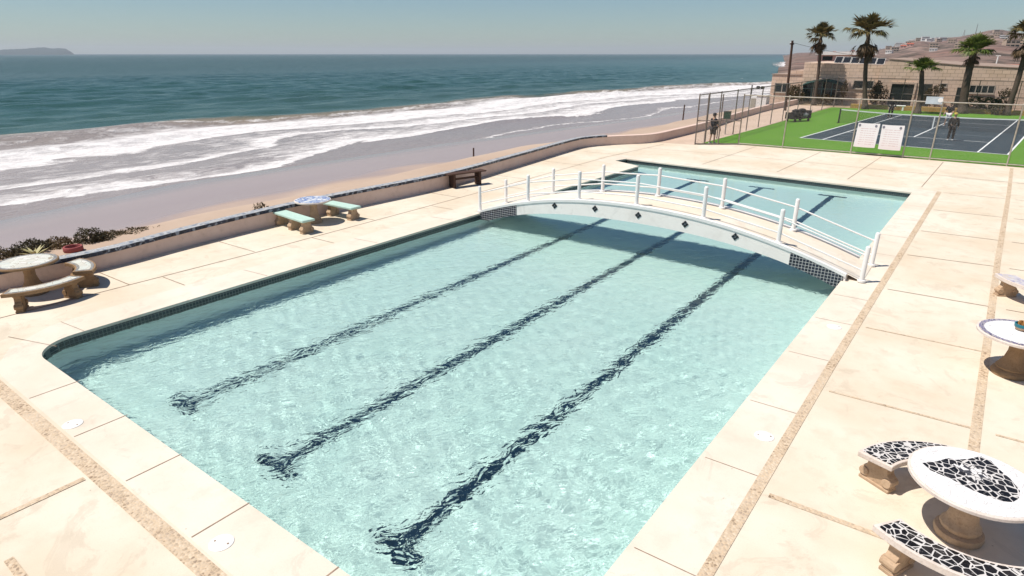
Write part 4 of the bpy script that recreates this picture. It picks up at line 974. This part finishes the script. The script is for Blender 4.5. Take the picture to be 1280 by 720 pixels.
for k in range(16):
    a = k * 2.4; el = .35 + .06 * (k % 8); d = Vector((math.cos(a) * math.cos(el), math.sin(a) * math.cos(el), math.sin(el))); s = Vector((-math.sin(a), math.cos(a), 0)) * .035
    p = Vector((0, 0, .08)); m = p + d * .22; e = p + d * .42 + Vector((0, 0, -.04)); mb.add([p - s * .6, p + s * .6, m + s, m - s, e, m - Vector((0, 0, .02))], [(0, 1, 2, 3), (3, 2, 4), (0, 3, 5), (1, 5, 2), (3, 4, 5), (2, 5, 4)])
mb.build('leaf_rosette', leaf_mat('pale_agave', (.40, .36, .16), (.52, .46, .24), .1), t)
t = thing('planter_tub', 'round faded pink tub planter standing behind the sea wall', 'planter', (-20.4, 6.12, BZ + .02))
mb = MB(); mb.lathe([(.225, 0), (.25, .03), (.25, .13), (.235, .15), (.195, .15), (.185, .06), (.02, .05)], 30); mb.build('tub', m_cast('pink_paint', (.36, .10, .10), (.28, .075, .07)), t, smooth=True)
mb = MB(); mb.lathe([(.18, .045), (.175, .06), (.06, .07), (.01, .075)], 20); mb.build('soil', M_JOINT, t)

# ---------------------------------------------------------------- beach and sea
WLY = [-400, -60, 0, 20, 45, 75, 93, 130, 165, 205, 300, 573, 770, 1200, 3000]; WLX = [40, 37.5, 38, 42.5, 41.5, 38, 36.5, 33, 28, 21, 30, 120, 140, 170, 420]
def wl(y): return np.interp(y, WLY, WLX)
def sand_mat():
    t = NT('sand'); x, y, z = t.xyz(t.pos()); n = t.noise(.25, detail=5); f = t.noise(3, detail=6, rough=.7)
    st = t.noise(.12, t.scale(t.pos(), (1, .15, 1)), 5)
    zz = t.math('ADD', z, t.math('MULTIPLY', t.math('SUBTRACT', st, .5), .35))
    soak = t.ramp(t.math('MULTIPLY', t.math('ADD', zz, 3.2), .8333), [(.12, 1), (.38, 0)])
    wet = t.ramp(t.math('MULTIPLY', t.math('ADD', zz, 3.2), .8333), [(.68, 1), (.78, 0)])
    dry = t.mix(t.ramp(n, [(.3, 0), (.7, 1)]), (.52, .40, .31), (.46, .34, .26)); dry = t.mix(t.math('MULTIPLY', f, .4), dry, (.34, .23, .15))
    w = t.mix(st, (.30, .225, .20), (.40, .31, .285))
    c = t.mix(wet, dry, w); t.bump(f, .10, .03)
    c = t.mix(t.math('MULTIPLY', soak, .75), c, (.20, .155, .145)); t.fin(c, t.math('SUBTRACT', t.ramp(wet, [(0, .9), (1, .26)]), t.math('MULTIPLY', soak, .16)), t.math('ADD', .35, t.math('MULTIPLY', soak, .3))); return t.mat
ys = np.concatenate([np.linspace(-60, 110, 171), np.linspace(113, 700, 120)])
prof = np.array([(0, -.06), (2.2, -.14), (4.2, -.20), (5.6, -.80), (7, -1.75), (9, -2.10), (12, -2.30), (15, -2.45), (19, -2.66), (23.5, -2.98), (30, -3.35), (60, -5)])
off = np.interp(np.linspace(0, 1, 60), np.linspace(0, 1, 12), prof[:, 0]); pz = np.interp(off, prof[:, 0], prof[:, 1])
wx = np.interp(ys, [p[1] for p in WALL], [p[0] for p in WALL]) - .18
wx = np.where(ys > 79, np.interp(ys, [79, 92, 700], [-17, -20, 40]), wx)
OF, YY = np.meshgrid(off, ys); WXX = wx[:, None]; scale_ = (wl(ys)[:, None] + WXX) / 23.5
XX = WXX - OF * np.maximum(scale_, .3)
ZZ = np.tile(pz, (len(ys), 1)); ZZ = ZZ + .05 * np.sin(XX * .9 + 1.3 * np.sin(YY * .31)) * np.sin(YY * .47) * np.clip((OF - 1), 0, 1) * np.clip((18 - OF) / 6, 0, 1)
struct(grid_mesh('beach', XX[:, ::-1], YY, ZZ[:, ::-1], sand_mat()))
# sea
def geo(a, b, n): return a * (b / a) ** np.linspace(0, 1, n)
SX = np.concatenate([-geo(300.5, 14000, 70)[::-1], np.arange(-299.5, -20, .6), np.array([-10, 20, 100, 400, 1500, 5000])])
SY = np.concatenate([-geo(62, 9000, 50)[::-1], np.arange(-60, 400, 1.2), geo(402, 14000, 140)])
X, Y = np.meshgrid(SX, SY); D = -X - wl(Y)
Dn = D + 3.5 * np.sin(Y * .035 + 1) + 2.0 * np.sin(Y * .09 + D * .05) + 1.0 * np.sin(Y * .23 + 2)
Z = np.full_like(X, -3.0); near = np.exp(-((Y - 60) / 400) ** 2)
def crest(d0, wf, wb, h, mod): 
    e = Dn - d0; return h * np.where(e < 0, np.exp(-(e / wf) ** 2), np.exp(-(e / wb) ** 2)) * mod
Z += crest(9.5, 1.0, 3.0, .22, .6 + .4 * np.sin(Y * .11)) + crest(27, 1.2, 4, .60, .6 + .4 * np.sin(Y * .06 + 1)) + crest(36, 1.6, 4.5, .85, .75 + .25 * np.sin(Y * .05)) + crest(49, 4, 6, .45, .8 + .2 * np.sin(Y * .03)) + crest(66, 6, 7, .28, .8) + crest(88, 7, 8, .25, .8)
far_fade = np.clip((D - 20) / 60, 0, 1) * np.clip((255 - D) / 200, 0, 1) ** .7
for k in range(34):
    lam = 3 * 9 ** rng.random(); a = rng.normal(.2, .45); Z += near * far_fade * .0085 * lam ** .85 * np.sin(2 * PI / lam * (math.cos(a) * X + math.sin(a) * Y) + rng.random() * 6)
def sea_mat():
    t = NT('sea_water'); at = t.node('ShaderNodeAttribute', attribute_name='offshore'); d = at.outputs['Fac']
    p = t.pos(); y_ = t.xyz(p)[1]; ps = t.scale(p, (1, .30, 1))
    n1 = t.noise(.045, ps, 3); n2 = t.noise(.22, ps, 5, .65); n3 = t.noise(1.3, t.scale(p, (1, .5, 1)), 5, .7)
    dd = t.math('ADD', d, t.math('MULTIPLY', t.math('SUBTRACT', n1, .5), 16)); dd = t.math('ADD', dd, t.math('MULTIPLY', t.math('SUBTRACT', n2, .5), 5.0)); dd = t.math('ADD', dd, t.math('MULTIPLY', t.math('SUBTRACT', n3, .5), 1.6))
    f = t.math('DIVIDE', dd, 60.0)
    k = lambda m: m / 60.0
    amt = t.ramp(f, [(0, 0), (k(.1), .85), (k(.7), .5), (k(1.8), .10), (k(7.0), .22), (k(8.3), .40), (k(8.6), .95), (k(10.5), .60), (k(13.4), .46), (k(15.2), .40), (k(15.6), .86), (k(17.8), .52), (k(22.6), .44), (k(23.2), .98), (k(26.5), .80), (k(31), .68), (k(33.5), .44), (k(34.6), .36), (k(35.0), .60), (k(36.5), .04), (k(44), 0)])
    lace = t.noise(.9, t.scale(p, (1, .45, 1)), 6, .72, .6)
    amt = t.math('ADD', amt, t.math('MULTIPLY', t.ramp(t.math('DIVIDE', y_, 160.0), [(.05, 0), (.4, 1)]), t.ramp(f, [(k(7), 0), (k(10), .22), (k(33), .22), (k(36), 0)])))
    amt = t.math('SUBTRACT', amt, t.math('MULTIPLY', t.ramp(f, [(k(5), 0), (k(10), 1), (k(33), 1), (k(36), 0)]), .11))
    foam = t.ramp(t.math('ADD', t.math('SUBTRACT', amt, lace), .45), [(.35, 0), (.66, 1)])
    # scattered white caps offshore
    cap = t.noise(.16, t.scale(p, (1, .28, 1)), 4, .6); cap = t.ramp(cap, [(.735, 0), (.76, 1)])
    cap = t.math('MULTIPLY', cap, t.ramp(t.math('DIVIDE', d, 400.0), [(.09, 0), (.12, .8), (.6, .5), (1, 0)]))
    foam = t.math('MAXIMUM', foam, cap)
    big = t.noise(.008, t.scale(p, (1, .4, 1)), 4)
    deep = t.ramp(t.math('DIVIDE', dd, 300.0), [(0, (.36, .30, .29)), (.06, (.36, .31, .30)), (.112, (.38, .32, .30)), (.119, (.36, .28, .20)), (.124, (.050, .105, .088)), (.3, (.032, .092, .085)), (1, (.014, .052, .054))])
    deep = t.mix(t.math('MULTIPLY', t.ramp(big, [(.35, 0), (.7, 1)]), .4), deep, (.025, .055, .055))
    fc = t.mix(t.ramp(t.noise(1.1, t.scale(p, (1, .4, 1)), 6, .75), [(.35, 0), (.65, 1)]), (.54, .51, .505), (.82, .79, .77)); c = t.mix(foam, deep, fc)
    w1 = t.noise(.35, t.scale(p, (1, .35, 1)), 6, .62); w2 = t.noise(2.2, t.scale(p, (1, .6, 1)), 4, .6)
    hgt = t.math('ADD', t.math('MULTIPLY', w1, 1.0), t.math('MULTIPLY', w2, .22)); hgt = t.math('ADD', hgt, t.math('MULTIPLY', foam, .18))
    t.bump(hgt, .75, .8)
    wv = t.node('ShaderNodeVectorMath', operation='SUBTRACT'); t.l.new(t.noise(.8, t.scale(p, (1, .5, 1)), 4, .7, col=True), wv.inputs[0]); wv.inputs[1].default_value = (.5, .5, .5)
    ws = t.node('ShaderNodeVectorMath', operation='MULTIPLY'); t.l.new(wv.outputs[0], ws.inputs[0]); fa = t.node('ShaderNodeCombineXYZ'); am = t.ramp(t.math('DIVIDE', d, 500.0), [(.05, 0), (.16, .5), (.6, 1)]); t.put(fa.inputs[0], t.math('MULTIPLY', am, 1.5)); t.put(fa.inputs[1], t.math('MULTIPLY', am, 1.1)); t.l.new(fa.outputs[0], ws.inputs[1])
    wa = t.node('ShaderNodeVectorMath', operation='ADD'); t.l.new(t.b.inputs['Normal'].links[0].from_socket, wa.inputs[0]); t.l.new(ws.outputs[0], wa.inputs[1])
    wn = t.node('ShaderNodeVectorMath', operation='NORMALIZE'); t.l.new(wa.outputs[0], wn.inputs[0]); t.l.new(wn.outputs[0], t.b.inputs['Normal'])
    r = t.math('ADD', .20, t.math('MULTIPLY', foam, .6)); t.fin(c, r, t.ramp(t.math('DIVIDE', d, 600.0), [(.0, .13), (.15, .10), (.6, .025), (1, .015)])); t.b.inputs['IOR'].default_value = 1.33
    return t.mat
sea = struct(grid_mesh('sea', X, Y, Z, sea_mat()))
at = sea.data.attributes.new('offshore', 'FLOAT', 'POINT'); at.data.foreach_set('value', Dn.astype(np.float32).ravel())
# posts standing on the beach
t = thing('beach_post', 'short dark post standing alone on the wet sand', 'post', (-32.0, 37.8, -2.5)); mb = MB(); mb.tube([(0, 0, -.2), (.02, 0, .75)], [.07, .06], 8); mb.build('shaft', M_WOOD, t)
t = thing('beach_post', 'tall dark post on the sand just left of the court corner', 'post', (-26.3, 66, -2.2)); mb = MB(); mb.tube([(0, 0, -.2), (.06, 0, 2.3)], [.08, .07], 8); mb.build('shaft', M_WOOD, t)

# ---------------------------------------------------------------- hills, houses on them, island
SKY = [(-40, .0), (-14.6, .0), (-14.05, .0006), (-11.46, .002), (-9.79, .003), (-8.45, .0045), (-7.15, .0069), (-6.17, .0116), (-5.21, .0163), (-4.45, .0156), (-3.52, .0188), (-2.82, .0196), (-2.15, .0221), (-1.27, .0255), (-.6, .0258), (-.03, .0235), (.77, .0213), (4, .027), (10, .032), (30, .03), (60, .03)]
NB, NR = 420, 120
B = np.linspace(-14.6, 45, NB); RR = geo(96, 3600, NR)
def vnoise(x, y, seed):
    rg = np.random.default_rng(seed); g = rg.random((64, 64)); xi, yi = np.floor(x).astype(int), np.floor(y).astype(int); fx, fy = x - xi, y - yi; fx = fx * fx * (3 - 2 * fx); fy = fy * fy * (3 - 2 * fy)
    q = lambda a, b: g[a % 64, b % 64]
    return q(xi, yi) * (1 - fx) * (1 - fy) + q(xi + 1, yi) * fx * (1 - fy) + q(xi, yi + 1) * (1 - fx) * fy + q(xi + 1, yi + 1) * fx * fy
def hill_h(b, r):
    e = np.interp(b, [s[0] for s in SKY], [s[1] for s in SKY]); ridge = np.where(b < -7.5, 3000.0, np.interp(b, [-7.5, -5, 0, 10], [2400, 1900, 1700, 1600]))
    zr = CAMH + e * ridge; u = np.clip((r - 90) / (ridge - 90), 0, 1)
    base = -.6 + (zr + .6) * (u ** 1.25 * .75 + .25 * u)
    fall = np.clip((r - ridge) / 900, 0, 1); base = base - fall * zr * .8
    x = r * np.sin(np.radians(b)); y = r * np.cos(np.radians(b))
    n = (vnoise(x / 60, y / 60, 1) - .5) * 7 + (vnoise(x / 22, y / 22, 2) - .5) * 3 + (vnoise(x / 180, y / 180, 3) - .5) * 16
    amp = np.clip((r - 110) / 900, 0, 1) * np.clip((ridge - r) / 400, .08, 1) * np.clip((b + 8.5) / 3, .12, 1)
    return base + n * amp
BB, RG = np.meshgrid(B, RR); HX, HY = RG * np.sin(np.radians(BB)), RG * np.cos(np.radians(BB)); HZ = hill_h(BB, RG)
coast = np.clip((BB + 14.6) / 1.2, 0, 1); HZ = np.where(RG > 350, HZ * coast - 4.5 * (1 - coast), HZ * coast - 1.0 * (1 - coast))
def hill_mat():
    t = NT('hillside'); p = t.pos(); n = t.noise(.012, p, 6, .65); m = t.noise(.05, p, 5, .7); f = t.noise(.25, p, 4, .7)
    c = t.ramp(n, [(.3, (.32, .16, .13)), (.5, (.20, .14, .115)), (.7, (.40, .27, .22))]); c = t.mix(t.ramp(m, [(.46, 0), (.58, .85)]), c, (.055, .048, .038)); c = t.mix(t.ramp(f, [(.55, 0), (.7, .6)]), c, (.30, .21, .18))
    return t.fin(c, .95, .1)
struct(grid_mesh('hills', HX, HY, HZ, hill_mat()))
M_HW = simple('house_white', (.78, .74, .70), .8, .1, .2); M_HT = simple('house_tan', (.50, .38, .29), .8, .1, .2); M_HR = simple('house_red_roof', (.36, .10, .06), .8, .2, .5); M_HP = simple('house_pink', (.52, .33, .28), .8, .1, .2)
def make_house(label, w, d, h, wall, roofm, gable, nw, group):
    t = thing('hillside_house', label, 'house', (0, 0, 0), 0, group)
    mb = MB(); mb.box(-w / 2, w / 2, -d / 2, d / 2, -4, h); mb.build('walls', wall, t)
    mb = MB()
    if gable: mb.prism([(-d / 2 - .4, h + .003), (d / 2 + .4, h + .003), (0, h + d * .28)], -w / 2 - .4, w / 2 + .4, Matrix.Rotation(PI / 2, 4, 'Z') @ Matrix.Rotation(PI / 2, 4, 'X'))
    else: mb.box(-w / 2 - .2, w / 2 + .2, -d / 2 - .2, d / 2 + .2, h + .003, h + .5)
    mb.build('roof', roofm, t)
    for k in range(nw):
        x = -w / 2 + w * (k + .5) / nw
        for z in ([1.0] if h < 4.5 else [1.0, 4.0]):
            mb = MB(); mb.box(x - w * .13, x + w * .13, -d / 2 - .06, -d / 2 - .01, z, z + 1.3); mb.build('window', M_DARK, t)
    return t
GH = 'houses scattered over the far hillside'
protos = [make_house('small white flat roofed house on the far hillside', 9, 8, 3.4, M_HW, M_HW, False, 3, GH), make_house('two storey tan flat roofed house on the far hillside', 11, 9, 6.6, M_HT, M_HT, False, 3, GH), make_house('pink walled house with red gabled roof on the far hillside', 10, 8, 3.2, M_HP, M_HR, True, 2, GH), make_house('two storey white flat roofed house on the far hillside', 14, 9, 6.8, M_HW, M_HW, False, 4, GH)]
rh = random.Random(5); spots = []
def put(b, r, kind): spots.append((b, r, kind))
for k in range(16): put(-6.6 + 2.7 * k / 15 + rh.uniform(-.08, .08), rh.uniform(1150, 1500) , rh.choice([0, 3, 3, 0, 1]))
for k in range(14): put(rh.uniform(-7.2, -3), rh.uniform(700, 1300), rh.choice([0, 1, 2]))
for k in range(16): put(rh.uniform(-1.3, 2.0), rh.uniform(950, 1350), rh.choice([1, 3, 1, 0]))
for k in range(12): put(rh.uniform(-3, 2.5), rh.uniform(520, 800), rh.choice([0, 2, 1, 1]))
for k in range(8): put(rh.uniform(-12.4, -7.6), rh.uniform(700, 2000), rh.choice([0, 2]))
used = [0] * 4
for (b, r, kd) in spots:
    x, y = r * math.sin(R(b)), r * math.cos(R(b)); z = float(hill_h(np.array([b]), np.array([r]))[0]); z -= 4.5 * 0
    o = protos[kd] if not used[kd] else copy_tree(protos[kd]); used[kd] = 1
    o.scale = (.68, .68, .68); o.location = (x, y, z + .6); o.rotation_euler = (0, 0, R(rh.uniform(-25, 25)) - R(b))
t = thing('long_shed', 'long white walled shed with red roof behind the stone building', 'shed', (4.5, 150, 0), R(-3))
zz = CAMH - .0142 * 150
mb = MB(); mb.box(-16, 14, -4, 4, -1, zz - .2); mb.build('walls', M_HW, t)
mb = MB(); mb.prism([(-4.5, zz - .197), (4.5, zz - .197), (0, zz + .35)], -16.4, 14.4, Matrix.Rotation(PI / 2, 4, 'Z') @ Matrix.Rotation(PI / 2, 4, 'X')); mb.build('roof', M_HR, t)
t = thing('white_roof_house', 'white house roof rising just left of the solar panels', 'house', (-22.5, 118, 0), R(8))
mb = MB(); mb.box(-2, 6, -4, 4, -1, 5.0); mb.build('walls', M_HP, t); mb = MB(); mb.box(-2.3, 6.3, -4.3, 4.3, 5.003, 5.5); mb.build('roof', M_HW, t)
for x in (-.5, 3.5): mb = MB(); mb.box(x - .7, x + .7, -4.06, -4.01, 4.2, 4.8); mb.build('window', M_DARK, t)
for (b, e0, e1, l) in ((-2.62, .019, .0275, 'stocky lattice radio mast on the hill crest'), (-1.95, .022, .034, 'thin tall radio mast on the hill crest')):
    r = 1650; x, y = r * math.sin(R(b)), r * math.cos(R(b)); z0, z1 = CAMH + e0 * r - 3, CAMH + e1 * r
    t = thing('radio_mast', l, 'mast', (x, y, z0)); mb = MB(); hh = z1 - z0; q = 1.6 if 'stocky' in l else .5
    for (sx, sy) in ((-1, -1), (1, -1), (1, 1), (-1, 1)): mb.tube([(sx * q, sy * q, 0), (sx * q * .2, sy * q * .2, hh)], .22 if q > 1 else .25, 4)
    mb.build('tower', M_GALVD, t); mb = MB()
    for k in range(1, 6): w_ = q * (1 - .8 * k / 6); zc = hh * k / 6; mb.box(-w_, w_, -w_, w_, zc - .12, zc + .12)
    mb.build('bracing', M_GALVD, t)
t = thing('light_mast', 'thin white pole rising above the long red roofed shed', 'pole', (-.8, 140, 0)); mb = MB(); mb.tube([(0, 0, 0), (0, 0, 4.8)], [.14, .1], 8); mb.build('shaft', M_WHITE, t)
mb = MB(); mb.box(-.35, .35, -.1, .1, 4.8, 4.92); mb.build('lamp_head', M_WHITE, t)
ISL = [(-75.6, 0), (-74.9, .0036), (-74.21, .0052), (-73.9, .0058), (-73.33, .0059), (-72.64, .0069), (-72.17, .0078), (-71.85, .0077), (-71.45, .0065), (-71.02, .0072), (-70.69, .0064), (-70.42, .0028), (-70.25, 0)]
bi = np.linspace(-75.6, -70.25, 90); ri = np.linspace(6800, 8200, 24); A, Rr_ = np.meshgrid(bi, ri)
e = np.interp(A, [s[0] for s in ISL], [s[1] for s in ISL]); prof = np.sin(np.clip((Rr_ - 6800) / 1400, 0, 1) * PI) ** .5
IZ = -8 + (e * 7400 + CAMH + 3) * prof * (1 + .12 * (vnoise(A * 9, Rr_ / 90, 9) - .5)); IZ = np.where(e < .0002, -8, IZ)
struct(grid_mesh('island', Rr_ * np.sin(np.radians(A)), Rr_ * np.cos(np.radians(A)), IZ, simple('island_rock', (.022, .045, .05), .95, .3, .01)))
# ---------------------------------------------------------------- the air
t = NT('sea_air'); t.n.remove(t.b)
pv = t.node('ShaderNodeVolumePrincipled'); pv.inputs['Color'].default_value = (.88, .93, 1, 1); pv.inputs['Density'].default_value = 1.0e-4; pv.inputs['Anisotropy'].default_value = 0.1
t.l.new(pv.outputs[0], t.out.inputs['Volume'])
mb = MB(); mb.box(-15000, 15500, -9800, 15000, -11, 140)
stuff(mb.build('haze', t.mat))
